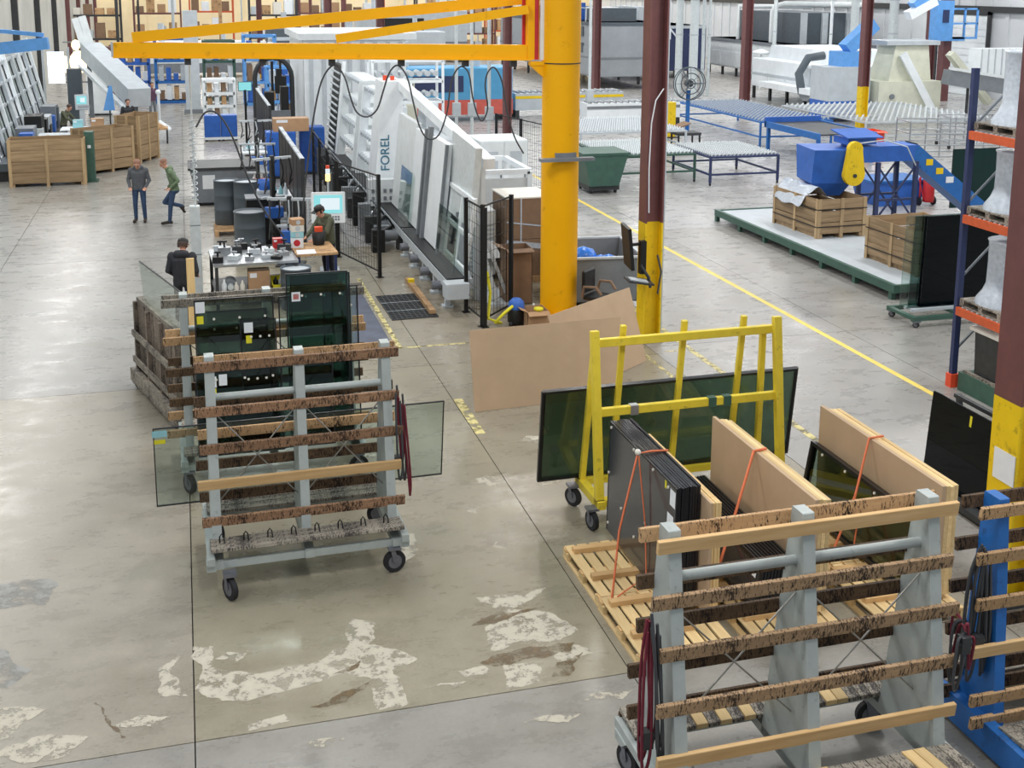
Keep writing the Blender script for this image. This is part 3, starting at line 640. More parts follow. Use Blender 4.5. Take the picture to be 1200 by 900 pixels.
# festoon hose looping under the boom
hz = [(345, 255), (352, 200), (361, 140), (372, 95), (387, 76), (399, 90), (406, 115), (413, 132), (425, 137), (437, 128), (445, 105), (452, 85), (462, 76), (473, 90), (480, 120), (487, 148), (497, 163), (510, 158), (520, 130), (524, 100), (530, 83), (538, 77), (546, 86), (550, 112), (556, 134), (562, 141), (568, 126), (565, 100), (568, 84), (576, 78), (585, 95), (591, 130), (600, 160), (611, 180)]
pt(jb, 'festoon_hose', M.cable, ('t', sp([tuple(bd * ((620 - x) / 62.8 + .55) + V((0, 0, 5.0 - (y - 68) / 62.8))) for x, y in hz], 4), .017, 6))
# ================================================================ steel building columns
def hcolumn(name, label, x, y, w=.34, d=.34, H=9.0, yz=2.2, tf=.03):
    t = th(name, label, 'column', (x, y, 0))
    for (z0, z1, m, nm) in ((yz, H, M.maroon, 'upper_shaft'), (0.03, yz, M.colyel, 'painted_base')):
        pt(t, nm, m, ('b', -w / 2, -w / 2 + tf, -d / 2, d / 2, z0, z1), ('b', w / 2 - tf, w / 2, -d / 2, d / 2, z0, z1), ('b', -w / 2 + tf, w / 2 - tf, -.015, .015, z0, z1))
    pt(t, 'base_plate', M.darksteel, ('b', -w * .65, w * .65, -d * .65, d * .65, 0, .03)); return t
c1 = hcolumn('steel_column', 'maroon steel column with yellow base and a monitor arm, beside the jib crane', 7.98, 19.4)
c2 = hcolumn('steel_column', 'near maroon steel column with yellow base at the right edge', 8.24, 9.8, w=.42, d=.42)
pt(c2, 'posted_notice', M.paper, ('b', -.225, -.213, -.2, .12, 1.33, 1.66)); pt(c1, 'conduit', M.lgrey, ('c', (.2, -.1, 0), (.2, -.1, 9), .025, None, 8))
pt(c1, 'hanging_cable', M.paper, ('t', [(.1, -.18, 4.6), (-.05, -.2, 4.4), (-.12, -.2, 4.0), (-.14, -.19, 3.2), (-.12, -.19, 2.4)], .012, 5))
mo = th('monitor', 'black flat monitor on a swing arm, fixed to the steel column', 'monitor', (7.5, 19.15, 1.35))
pt(mo, 'screen_panel', M.black, ('b', -.03, .03, -.3, .3, .1, .85), rot=(0, R(-6), R(-8))); pt(mo, 'swing_arm', M.black, ('m', (.03, .0, .5), (.32, .08, .5), .04, .05), ('b', .2, .31, .0, .12, -.05, .55))
pt(mo, 'keyboard_tray', M.darksteel, ('q', (-.15, -.35, -.1), (.35, -.3, -.2), (.4, .1, -.2), (-.1, .05, -.1), .03)); pt(mo, 'keyboard', M.lgrey, ('q', (-.1, -.3, -.07), (.25, -.27, -.15), (.28, -.08, -.15), (-.07, -.1, -.07), .02))
pt(mo, 'cable_bundle', M.cable, ('t', [(.3, .1, .4), (.22, .02, .1), (.34, -.05, -.1), (.4, .0, -.3)], .03, 6), ('t', [(.5, -.05, .3), (.56, -.1, 0), (.5, -.1, -.4)], .018, 6))
# ================================================================ placing helper: floor point seen at an image position
def G(px, py, z=0.0):
    d = Rw @ V(((px - 604.844) / 1385.12, (py - 233.914) / 1385.12, 1))
    t = (z - 6.4) / d.z
    return (d.x * t, d.y * t, z)
def GY(px, py, y):
    d = Rw @ V(((px - 604.844) / 1385.12, (py - 233.914) / 1385.12, 1)); t = y / d.y
    return (d.x * t, y, 6.4 + d.z * t)
# ---------------------------------------------------------------- generic builders
def fence(label, a, b, h=2.1, n=2, m=None, mesh_step=.25, group='black mesh safety fences'):
    """safety fence from floor point a to b: n panels with posts, frame and wire infill"""
    a, b = V((*a[:2], 0)), V((*b[:2], 0)); d = b - a; L = d.length; rz = math.atan2(d.y, d.x)
    t = th('safety_fence', label, 'fence', tuple(a), rz, group); m = m or M.black
    for k in range(n + 1): x = L * k / n; pt(t, 'post', m, ('b', x - .035, x + .035, -.035, .035, 0, h), ('b', x - .07, x + .07, -.07, .07, 0, .015))
    for k in range(n):
        x0, x1 = L * k / n + .04, L * (k + 1) / n - .04
        ops = [('b', x0, x1, -.012, .012, .12, .15), ('b', x0, x1, -.012, .012, h - .05, h - .02)]
        z = .15 + mesh_step
        while z < h - .08: ops.append(('b', x0, x1, -.003, .003, z - .003, z + .003)); z += mesh_step
        x = x0 + .14
        while x < x1: ops.append(('b', x - .0025, x + .0025, -.003, .003, .15, h - .04)); x += .14
        pt(t, 'mesh_panel', m, *ops)
    return t
def drum(label, loc, r=.29, h=.88, m=None, group='grey drums', lidm=None):
    t = th('drum', label, 'drum', loc, 0, group); m = m or M.dgrey
    pt(t, 'shell', m, ('l', [(r * .96, 0), (r, .02), (r, h * .33), (r * 1.02, h * .34), (r, h * .36), (r, h * .66), (r * 1.02, h * .67), (r, h * .69), (r, h - .01), (r * 1.03, h - .005), (r * 1.03, h + .015), (r * .95, h + .02), (r * .94, h - .03), (.01, h - .03)], (0, 0, 0), 24))
    pt(t, 'lid_rim', lidm or M.lgrey, ('l', [(r * .93, h - .025), (r * .5, h - .02), (.01, h - .02)], (0, 0, 0), 24)); return t
def crate(label, loc, rz, lx, ly, h, rows=4, group='wooden crates', zb=.1, gap=.012, strap=True, front_posts=3):
    t = th('wooden_crate', label, 'crate', loc, rz, group)
    hh = (h - zb) / rows
    for s, L, ax in ((-1, lx, 'f'), (1, lx, 'f'), (-1, ly, 's'), (1, ly, 's')):
        for k in range(rows):
            z = zb + k * hh
            if ax == 'f': pt(t, 'plank', M.wood_crate, ('b', -L / 2, L / 2, -.012, .012, gap, hh - gap), loc=(0, s * (ly / 2 - .012), z), rot=(R(random.uniform(-.8, .8)), 0, 0))
            else: pt(t, 'plank', M.wood_crate, ('b', -L / 2 + .025, L / 2 - .025, -.012, .012, gap, hh - gap), loc=(s * (lx / 2 - .012), 0, z), rot=(0, 0, math.pi / 2))
        for q in range(front_posts):
            u = -L / 2 + .04 + q * (L - .08) / (front_posts - 1)
            if ax == 'f': pt(t, 'batten', M.wood_crate_z, ('b', u - .045, u + .045, s * ly / 2, s * (ly / 2 + .02), 0, h))
            else: pt(t, 'batten', M.wood_crate_z, ('b', s * lx / 2, s * (lx / 2 + .02), u - .045, u + .045, 0, h))
    pt(t, 'floor_board', M.wood_crate, ('b', -lx / 2 + .03, lx / 2 - .03, -ly / 2 + .03, ly / 2 - .03, zb, zb + .02))
    for x in (-lx / 2 + .1, 0, lx / 2 - .1): pt(t, 'skid', M.wood_crate, ('b', x - .05, x + .05, -ly / 2, ly / 2, 0, zb))
    if strap:
        for z in (h * .28, h * .72): pt(t, 'steel_band', M.black, ('b', -lx / 2 - .025, lx / 2 + .025, -ly / 2 - .025, -ly / 2 - .021, z, z + .025), ('b', -lx / 2 - .025, -lx / 2 - .021, -ly / 2, ly / 2, z, z + .025), ('b', lx / 2 + .021, lx / 2 + .025, -ly / 2, ly / 2, z, z + .025))
    return t
def caster_table(label, loc, rz, lx, ly, h, frame, nx, ny, top=None, wheels=True, group='caster-top glass tables', cm=None, r=.035):
    t = th('caster_table', label, 'table', loc, rz, group)
    for x in (-lx / 2, lx / 2):
        for y in (-ly / 2, ly / 2):
            pt(t, 'leg', frame, ('b', x - .035, x + .035, y - .035, y + .035, .1 if wheels else 0, h))
            if wheels: pt(t, 'wheel', M.rubber, ('c', (x - .02, y, .05), (x + .02, y, .05), .05, None, 10))
    for z in (h - .06, h * .35): pt(t, 'frame_rail', frame, ('b', -lx / 2, lx / 2, -ly / 2 - .03, -ly / 2 + .03, z, z + .06), ('b', -lx / 2, lx / 2, ly / 2 - .03, ly / 2 + .03, z, z + .06), ('b', -lx / 2 - .03, -lx / 2 + .03, -ly / 2, ly / 2, z, z + .06), ('b', lx / 2 - .03, lx / 2 + .03, -ly / 2, ly / 2, z, z + .06))
    for k in range(ny): y = -ly / 2 + (k + .5) * ly / ny; pt(t, 'top_slat', frame, ('b', -lx / 2, lx / 2, y - .04, y + .04, h - .02, h))
    ops = []
    for i in range(nx):
        for j in range(ny):
            x, y = -lx / 2 + (i + .5) * lx / nx, -ly / 2 + (j + .5) * ly / ny
            ops.append(('c', (x - .012, y, h + r * .9), (x + .012, y, h + r * .9), r, None, 6)); ops.append(('b', x - .02, x + .02, y - .006, y + .006, h, h + r))
    pt(t, 'caster_field', cm or M.lgrey, *ops, kind='stuff'); return t
def bench(label, loc, rz, lx, ly, h, topm, legm, shelf=.35, group=None):
    t = th('workbench', label, 'workbench', loc, rz, group)
    pt(t, 'top', topm, ('b', -lx / 2, lx / 2, -ly / 2, ly / 2, h - .05, h)); 
    for x in (-lx / 2 + .05, lx / 2 - .05):
        for y in (-ly / 2 + .05, ly / 2 - .05): pt(t, 'leg', legm, ('b', x - .03, x + .03, y - .03, y + .03, 0, h - .05))
    if shelf: pt(t, 'shelf', legm, ('b', -lx / 2 + .03, lx / 2 - .03, -ly / 2 + .03, ly / 2 - .03, shelf - .03, shelf))
    return t
def box(label, loc, sx, sy, sz, m=None, rz=0, cat='box', name='cardboard_box', open_=False):
    t = th(name, label, cat, loc, rz); m = m or M.card
    if open_:
        pt(t, 'walls', m, ('b', -sx / 2, sx / 2, -sy / 2, -sy / 2 + .01, 0, sz), ('b', -sx / 2, sx / 2, sy / 2 - .01, sy / 2, 0, sz), ('b', -sx / 2, -sx / 2 + .01, -sy / 2, sy / 2, 0, sz), ('b', sx / 2 - .01, sx / 2, -sy / 2, sy / 2, 0, sz), ('b', -sx / 2, sx / 2, -sy / 2, sy / 2, 0, .01))
        pt(t, 'flap', m, ('q', (-sx / 2, -sy / 2, sz), (sx / 2, -sy / 2, sz), (sx / 2, -sy / 2 - sy * .35, sz - .04), (-sx / 2, -sy / 2 - sy * .35, sz - .04), .006), ('q', (-sx / 2, sy / 2, sz), (-sx / 2, -sy / 2, sz), (-sx / 2 - sx * .3, -sy / 2, sz + .06), (-sx / 2 - sx * .3, sy / 2, sz + .06), .006))
    else:
        pt(t, 'carton', m, ('b', -sx / 2, sx / 2, -sy / 2, sy / 2, 0, sz)); pt(t, 'tape', M.foam, ('b', -sx / 2 - .001, sx / 2 + .001, -.025, .025, sz, sz + .002)); pt(t, 'shipping_label', M.paper, ('b', -sx * .42, -sx * .1, -sy / 2 - .002, -sy / 2, sz * .7, sz * .92))
    return t
def cabinet(label, loc, rz, lx, ly, h, m, doors=2, name='machine_cabinet', cat='cabinet', panel=None, foot=M.darksteel, group=None):
    t = th(name, label, cat, loc, rz, group)
    pt(t, 'body', m, ('b', -lx / 2, lx / 2, -ly / 2, ly / 2, .08, h), bevel=.02); pt(t, 'plinth', foot, ('b', -lx / 2 + .03, lx / 2 - .03, -ly / 2 + .03, ly / 2 - .03, 0, .08))
    w = lx / doors
    for k in range(doors):
        x = -lx / 2 + (k + .5) * w
        d = pt(t, 'door', m, ('b', x - w / 2 + .015, x + w / 2 - .015, -ly / 2 - .02, -ly / 2, .12, h - .05)); pt(d, 'handle', M.darksteel, ('b', x + w * .35, x + w * .39, -ly / 2 - .045, -ly / 2 - .02, h * .45, h * .58))
        if panel: pt(d, 'vent_panel', panel, ('b', x - w * .25, x + w * .25, -ly / 2 - .026, -ly / 2 - .02, h * .6, h * .85))
    return t
def hscreen(label, loc, rz, w=.7, h=.5, z=1.15, body=M.white, scr=None, tilt=-12):
    t = th('operator_terminal', label, 'terminal', loc, rz)
    pt(t, 'pedestal', M.lgrey, ('b', -.1, .1, -.08, .08, 0, z)); pt(t, 'foot', M.lgrey, ('b', -.22, .22, -.2, .2, 0, .03))
    e = pt(t, 'housing', body, ('b', -w / 2, w / 2, -.06, .06, 0, h + .22), loc=(0, -.05, z - .12), rot=(R(tilt), 0, 0), bevel=.01)
    pt(e, 'screen', scr or M.screen, ('b', -w / 2 + .06, w / 2 - .06, -.066, -.06, .22, h + .15))
    pt(e, 'screen_field', M.screenw, ('b', -w / 2 + .2, w / 2 - .12, -.068, -.066, .3, h + .08)); pt(e, 'screen_field', M.tealscr, ('b', -w / 2 + .08, -w / 2 + .19, -.068, -.066, .3, h * .8))
    pt(e, 'keypad', M.grey, *[('b', -w / 2 + .1 + i * .06, -w / 2 + .14 + i * .06, -.068, -.06, .06 + j * .06, .1 + j * .06) for i in range(9) for j in range(2)])
    return t
M.tealscr = emit('teal_screen', (60, 180, 175), .9)
def frame3(t, name, m, x0, x1, y0, y1, z0, z1, s=.05, shelves=()):
    ops = []
    for x in (x0, x1):
        for y in (y0, y1): ops.append(('b', x - s / 2, x + s / 2, y - s / 2, y + s / 2, z0, z1))
    for o in ops: pt(t, 'upright', m, o)
    for z in (z0 + s / 2, z1) + tuple(shelves): pt(t, name, m, ('b', x0, x1, y0 - s / 2, y0 + s / 2, z - s / 2, z + s / 2), ('b', x0, x1, y1 - s / 2, y1 + s / 2, z - s / 2, z + s / 2), ('b', x0 - s / 2, x0 + s / 2, y0, y1, z - s / 2, z + s / 2), ('b', x1 - s / 2, x1 + s / 2, y0, y1, z - s / 2, z + s / 2))
# ================================================================ right aisle: pallet rack, dark glass
pr = th('pallet_rack', 'navy pallet rack with orange beams behind the near column', 'rack', (11.75, 15.75, 0))
for (x, y) in ((.06, 0), (1.1, 0), (.06, -2.9), (1.1, -2.9)):
    pt(pr, 'upright', M.navy, ('b', x - .05, x + .05, y - .04, y + .04, 0, 5.15)); pt(pr, 'foot_guard', M.redor if x < .5 else M.navy, ('b', x - .08, x + .08, y - .07, y + .07, .0, .22))
for z in (1.22, 2.72, 4.05):
    for x in (.02, 1.14): pt(pr, 'beam', M.orange, ('b', x - .03, x + .03, -2.86, -.04, z, z + .13))
    pt(pr, 'wire_deck', M.lgrey, *[('b', .03, 1.13, -2.8 + k * .12, -2.77 + k * .12, z + .13, z + .145) for k in range(23)])
for y in (0, -2.9):
    for k in range(4): pt(pr, 'lattice', M.grey, ('m', (.06, y, .6 + k * 1.2), (1.1, y, 1.6 + k * 1.2), .03, .03))
def wrapped(label, loc, r, h, shape='cone'):
    t = th('wrapped_pallet_load', label, 'pallet load', loc, 0, 'stretch-wrapped loads on the pallet rack')
    pt(t, 'pallet_base', M.wood_grey_x, ('b', -.5, .5, -.5, .5, 0, .02), ('b', -.5, .5, -.5, -.4, .02, .1), ('b', -.5, .5, .4, .5, .02, .1), ('b', -.5, .5, -.05, .05, .02, .1), ('b', -.5, .5, -.5, .5, .1, .125))
    prof = [(r * 1.45, .125), (r * 1.4, .2), (r * 1.15, .32), (r, .45), (r * .98, h * .7), (r * 1.0, h - .04), (r * 1.06, h), (.02, h + .01)]
    pt(t, 'wrapped_bundle', M.wrap, ('l', prof, (0, 0, 0), 20)); return t
wrapped('grey wrapped bundle on the top shelf of the pallet rack', (12.32, 15.2, 4.197), .33, 1.25)
wrapped('grey wrapped bundle on the middle shelf of the pallet rack', (12.3, 15.2, 2.867), .33, 1.05)
wrapped('grey wrapped bundle on the lower shelf of the pallet rack', (12.3, 15.2, 1.367), .34, 1.15)
gb = th('green_pallet_bin', 'dark bin on a green steel pallet under the pallet rack', 'bin', (12.3, 14.75, 0))
pt(gb, 'steel_pallet', M.green, ('b', -.5, .5, -1.0, .85, .2, .3), ('b', -.5, -.4, -1.0, .85, 0, .2), ('b', .4, .5, -1.0, .85, 0, .2)); pt(gb, 'bin_body', M.darksteel, ('x', [(-.38, .3), (.42, .3), (.46, 1.05), (-.42, 1.05)], 'y', -.5, .62)); pt(gb, 'bin_rim', M.foam, ('b', -.48, .5, -.56, .68, 1.05, 1.1)); pt(gb, 'litter', M.wood_grey_x, ('b', -.46, -.4, -.95, .8, .3, .34))
# tall dark glass on a small green dolly
M.dkgreen = mat('dark_green_glass', (20, 48, 46), .05, 0, .1, 1, spec=.25)
dg = th('glass_dolly', 'small green steel dolly under the tall dark glass', 'dolly', (14.2, 19.2, 0))
pt(dg, 'frame', M.green, ('b', -1.1, 1.1, -.45, -.37, .14, .22), ('b', -1.1, 1.1, .37, .45, .14, .22), ('b', -1.1, -1.0, -.36, .36, .15, .215), ('b', 1.0, 1.1, -.36, .36, .15, .215), ('b', -.05, .05, -.36, .36, .15, .215)); pt(dg, 'rest_bar', M.lgrey, ('b', -.9, .9, -.1, -.02, .22, .27), ('b', -.9, .9, .1, .18, .22, .27))
for (x, y) in ((-1, -.4), (1, -.4), (-1, .4), (1, .4)): caster(dg, x, y, r=.06, top=.14, ang=.6)
for k, (x0, m, l) in enumerate(((13.5, M.mirror, 'black glass sheet reflecting ceiling lamps, front of the pack on the dolly'), (13.46, M.mirror, 'second black glass sheet of the tall pack on the dolly'), (13.28, M.g_dark, 'tinted glass sheet behind the black ones on the dolly'), (13.12, M.g_grey, 'clear rearmost glass sheet of the tall pack on the dolly'))):
    pane('glass_sheet', l, x0, 15.75, 19.17 + k * .03, .275, 1.82, m, lean=-.06, edge=M.g_grey, group='tall dark sheets on the dolly')
pane('glass_sheet', 'dark green glass sheet standing behind the rack upright', 20.9, 24.2, 28.6, .15, 1.7, M.dkgreen, lean=0.0)
# near black glass rack right
bp = th('glass_sheet', 'black glass panel leaning beside the near column', 'glass', (9.12, 11.75, .12), rot=(0, R(4), 0))
pt(bp, 'pane', M.mirror, ('b', -.012, .012, -.95, .85, 0, 1.12)); pt(bp, 'edge_band', M.sealant, ('b', -.014, .014, .85, .862, 0, 1.12)); pt(bp, 'label_sticker', M.tagyel, ('b', -.016, -.013, .05, .09, .92, 1.06))
b2 = th('floor_rack', 'low dark steel rack carrying the black glass panel', 'rack', (9.35, 11.7, 0))
pt(b2, 'base', M.darksteel, ('b', -.4, .4, -1.0, 1.0, .04, .12)); pt(b2, 'mast', M.darksteel, ('m', (.3, -.8, .1), (.14, -.8, 1.2), .06, .06), ('m', (.3, .8, .1), (.14, .8, 1.2), .06, .06)); pt(b2, 'mast_bar', M.darksteel, ('b', .1, .16, -.85, .85, 1.15, 1.2))
for (x, y) in ((-.3, -.9), (.3, -.9), (-.3, .9), (.3, .9)): pt(b2, 'foot', M.black, ('c', (x, y, 0), (x, y, .05), .05))
# ================================================================ crusher platform with crates, hopper and blue conveyor
pf = th('steel_platform', 'low green-edged steel platform carrying the crates', 'platform', (15.6, 24.9, 0))
pt(pf, 'deck', M.lgrey, ('b', -1.62, 1.7, -4.2, 4.2, .26, .3)); pt(pf, 'edge_beam', M.green, ('b', -1.72, -1.62, -4.3, 4.3, .16, .33)); pt(pf, 'edge_beam', M.green, ('b', -1.615, 1.7, -4.29, -4.2, .165, .325)); pt(pf, 'edge_beam', M.green, ('b', -1.615, 1.7, 4.2, 4.29, .165, .325))
for k in range(7): pt(pf, 'leg', M.green, ('b', -1.7, -1.6, -4.2 + k * 1.4, -4.08 + k * 1.4, 0, .16))
for k in range(3): pt(pf, 'leg', M.green, ('b', 1.5, 1.6, -4.1 + k * 4, -4.0 + k * 4, 0, .26))
crate('open pine crate under the blue hopper on the platform', (15.35, 26.25, .3), R(2), 1.35, 2.1, .98, rows=3)
crate('pine crate on the platform behind the tall dark glass', (15.55, 22.2, .3), R(2), 1.5, 1.9, .98, rows=3)
lin = th('plastic_liner', 'crumpled grey plastic liner hanging over the open crate', 'liner', (14.78, 26.5, 1.0))
rr = random.Random(4); gv = []; 
for i in range(7):
    for j in range(7): gv.append((-.22 + i * .13 + rr.uniform(-.03, .03), -.75 + j * .25 + rr.uniform(-.03, .03), (.55 - abs(i - 3.5) * .12 if i > 1 else .28 - (1 - i) * .3) + rr.uniform(-.08, .08)))
me = bpy.data.meshes.new('sheet'); me.from_pydata(gv, [], [(i * 7 + j, i * 7 + j + 1, (i + 1) * 7 + j + 1, (i + 1) * 7 + j) for i in range(6) for j in range(6)]); me.materials.append(M.wrap)
so = pt(lin, 'sheet', M.wrap, me); sf = so.modifiers.new('s', 'SOLIDIFY'); sf.thickness = .01; so.modifiers.new('u', 'SUBSURF').levels = 1
hp = th('hopper_conveyor', 'blue glass-cullet hopper with inclined blue conveyor and yellow chain guard', 'conveyor', (15.9, 26.3, 0))
pt(hp, 'hopper_box', M.blue2, ('h', [(-.85, -.15, 1.5), (.15, -.35, 1.5), (.35, .75, 1.5), (-.65, .95, 1.5), (-.85, -.25, 2.35), (.3, -.45, 2.35), (.5, .85, 2.35), (-.65, 1.05, 2.35)]))
pt(hp, 'chute', M.blue2, ('h', [(-.4, .0, 1.15), (.0, -.1, 1.15), (.1, .4, 1.15), (-.3, .5, 1.15), (-.85, -.15, 1.5), (.15, -.35, 1.5), (.35, .75, 1.5), (-.65, .95, 1.5)]))
cv0, cv1, cv2 = V((.3, .1, 2.2)), V((2.1, .1, 2.2)), V((4.35, -.1, .4))
pt(hp, 'level_trough', M.blue2, ('m', tuple(cv0), tuple(cv1), .75, .4)); pt(hp, 'inclined_trough', M.blue, ('m', tuple(cv1 - V((.1, 0, -.02))), tuple(cv2), .75, .42)); pt(hp, 'belt', M.darksteel, ('m', tuple(cv1 + V((0, 0, .23))), tuple(cv2 + V((0, 0, .23))), .6, .02))
pt(hp, 'motor_box', M.blue2, ('b', .1, .9, -.2, .5, 2.45, 2.62), ('q', (.0, -.35, 2.62), (1.0, -.35, 2.62), (1.0, .5, 2.75), (.0, .5, 2.75), .03))
pt(hp, 'chain_guard', M.colyel, ('c', (.12, -.55, 2.38), (.12, -.42, 2.38), .2, None, 20), ('c', (.12, -.55, 1.75), (.12, -.42, 1.75), .29, None, 20), ('h', [(-.16, -.546, 1.8), (.4, -.546, 1.8), (.4, -.424, 1.8), (-.16, -.424, 1.8), (-.07, -.546, 2.4), (.31, -.546, 2.4), (.31, -.424, 2.4), (-.07, -.424, 2.4)]), label='yellow chain guard'); pt(hp, 'shaft_cap', M.darksteel, ('c', (.12, -.58, 1.72), (.12, -.55, 1.72), .05))
for (x, y) in ((.9, -.35), (.9, .5), (2.0, -.35), (2.0, .5)): pt(hp, 'support_leg', M.navy, ('b', x - .05, x + .05, y - .05, y + .05, 0, 2.0))
for y in (-.35, .5): pt(hp, 'cross_brace', M.navy, ('m', (.9, y, .5), (2.0, y, 1.9), .04, .04), ('m', (.9, y, 1.9), (2.0, y, .5), .04, .04), ('b', .9, 2.0, y - .03, y + .03, 1.0, 1.06))
for k in range(3): c = cv1.lerp(cv2, .15 + .13 * k); pt(hp, 'warning_plate', M.colyel if k < 2 else M.paper, ('b', c.x - .12, c.x + .12, c.y - .39, c.y - .377, c.z - .06, c.z + .1))
pt(hp, 'cable', M.lgrey, ('t', [(.2, -.4, 2.5), (.9, -.55, 2.6), (1.6, -.5, 2.4), (1.95, -.4, 1.9)], .018, 5))
ex = th('extinguisher_cart', 'red wheeled fire extinguisher with tube handle', 'extinguisher', (*G(1087, 241)[:2], 0))
pt(ex, 'cylinder', M.red, ('l', [(.02, .1), (.16, .12), (.17, .2), (.17, .75), (.1, .88), (.05, .92)], (0, 0, 0), 14)); pt(ex, 'handle_frame', M.red, ('t', [(-.22, .1, .1), (-.22, .12, 1.25), (-.18, .12, 1.35), (.18, .12, 1.35), (.22, .12, 1.25), (.22, .1, .1)], .025, 6), ('t', [(-.25, -.1, .3), (-.42, -.1, .85), (-.2, -.1, .95), (.1, -.1, .8)], .02, 5))
for s in (-1, 1): pt(ex, 'wheel', M.rubber, ('c', (s * .22, .1, .13), (s * .27, .1, .13), .13, None, 12))
ub = th('blue_skip', 'blue steel skip behind the fire extinguisher', 'skip', (20.2, 30.6, 0)); pt(ub, 'tub', M.blue2, ('x', [(-.7, 0), (.7, 0), (.9, .7), (-.9, .7)], 'y', -.6, .6)); pt(ub, 'rim', M.blue, ('b', -.95, .95, -.65, .65, .7, .76))
# ================================================================ glass tables and conveyors, right middle
caster_table('green framed caster table beside the green skip', (14.55, 37.1, 0), R(0), 3.0, 3.4, .95, M.green, 22, 18, cm=M.white, r=.05)
caster_table('blue grey caster table on wheels in front of the green one', (17.4, 36.0, 0), R(0), 2.4, 3.0, .95, M.navy, 18, 18, cm=M.offwhite, r=.05)
caster_table('long blue caster conveyor table beside the furnace line', (23.8, 47.0, 0), R(0), 3.2, 8.5, 1.0, M.blue, 16, 30, wheels=False, r=.05)
caster_table('grey caster table behind the green framed table', (16.2, 43.5, 0), R(0), 4.2, 4.5, .95, M.lgrey, 22, 18, cm=M.white, r=.05)
caster_table('wide pale caster field in front of the crusher', (29.5, 45.5, 0), R(0), 6.0, 7.0, .95, M.lgrey, 22, 18, wheels=False, r=.06, cm=M.offwhite)
gk = th('tipping_skip', 'green tipping skip beside the jib pillar', 'skip', (12.4, 34.6, 0)); pt(gk, 'tub', M.green, ('x', [(-.5, .25), (.45, .25), (.75, 1.25), (-.7, 1.25)], 'y', -.7, .7)); pt(gk, 'rim', M.green, ('b', -.75, .8, -.74, .74, 1.2, 1.28)); pt(gk, 'base', M.darksteel, ('b', -.5, .5, -.6, .6, .1, .25)); 
for (x, y) in ((-.4, -.5), (.4, -.5), (-.4, .5), (.4, .5)): pt(gk, 'wheel', M.rubber, ('c', (x - .03, y, .08), (x + .03, y, .08), .08, None, 10))
cvb = th('belt_conveyor', 'short blue belt conveyor with dark belt beyond the hopper', 'conveyor', (*G(958, 183)[:2], 0))
pt(cvb, 'belt', M.darksteel, ('b', -1.1, 1.1, -2.0, 2.0, 1.05, 1.1)); pt(cvb, 'side_rail', M.blue, ('b', -1.2, -1.1, -2.05, 2.05, .9, 1.14), ('b', 1.1, 1.2, -2.05, 2.05, .9, 1.14)); pt(cvb, 'end_frame', M.blue2, ('b', -1.2, 1.2, 1.95, 2.1, .9, 1.3))
for (x, y) in ((-1.1, -1.9), (1.1, -1.9), (-1.1, 1.9), (1.1, 1.9)): pt(cvb, 'leg', M.blue, ('b', x - .06, x + .06, y - .06, y + .06, 0, .9))
def longmach(name, label, cat, x0, x1, y0, y1, z0, z1, m, bands=(), n=6, legs=True, loc=None):
    """long enclosed machine: panelled body along y"""
    t = th(name, label, cat, ((x0 + x1) / 2, (y0 + y1) / 2, 0)); lx, ly = (x1 - x0) / 2, (y1 - y0) / 2
    pt(t, 'body', m, ('b', -lx, lx, -ly, ly, z0, z1), bevel=.04)
    for k in range(n): 
        ya, yb = -ly + (2 * ly) * k / n + .04, -ly + (2 * ly) * (k + 1) / n - .04
        pt(t, 'side_panel', m, ('b', -lx - .04, -lx, ya, yb, z0 + .1, z0 + (z1 - z0) * .55)); 
    for (a, b, mm) in bands: pt(t, 'trim_band', mm, ('b', -lx - .06, lx + .02, -ly - .03, ly + .02, a, b))
    if legs:
        for k in range(n + 1): y = -ly + .1 + (2 * ly - .2) * k / n; pt(t, 'leg', M.darksteel, ('b', -lx + .05, -lx + .2, y - .07, y + .07, 0, z0), ('b', lx - .2, lx - .05, y - .07, y + .07, 0, z0))
    return t
fu = longmach('tempering_furnace', 'long white tempering furnace with sloped hood at the right', 'machine', 31.5, 36.5, 54.0, 62.0, .7, 2.3, M.white, bands=((1.35, 1.5, M.lgrey),), n=4)
pt(fu, 'hood', M.white, ('h', [(-1.6, -2.6, 2.3), (2.5, -2.6, 2.3), (2.5, 3.8, 2.3), (-1.6, 3.8, 2.3), (-1.5, -2.5, 3.0), (2.4, -2.5, 3.0), (2.4, 3.7, 3.0), (-1.5, 3.7, 3.0)])); pt(fu, 'blower', M.lgrey, ('c', (-2.7, -2.5, 1.3), (-2.5, -2.5, 1.3), .9, None, 20)); pt(fu, 'duct_arm', M.dgrey, ('t', [(-3.4, -3.4, .9), (-3.5, -3.2, 1.9), (-2.9, -3.0, 2.7), (-2.0, -3.0, 2.8)], .22, 8)); pt(fu, 'front_roller_bed', M.offwhite, ('b', -2.6, 2.5, -6.2, -4.0, .75, 1.0))
pt(fu, 'chain_housing', M.white, ('b', -3.6, -2.6, -4.6, 1.0, .9, 1.2)); pt(fu, 'motor', M.black, ('c', (-2.2, -5.6, 1.2), (-1.4, -6.0, 1.6), .18))
fu2 = longmach('tempering_furnace', 'far white furnace section with pipes against the right wall', 'machine', 37.5, 43.0, 67.5, 81.0, .6, 2.6, M.offwhite, bands=((2.4, 2.6, M.grey),), n=6)
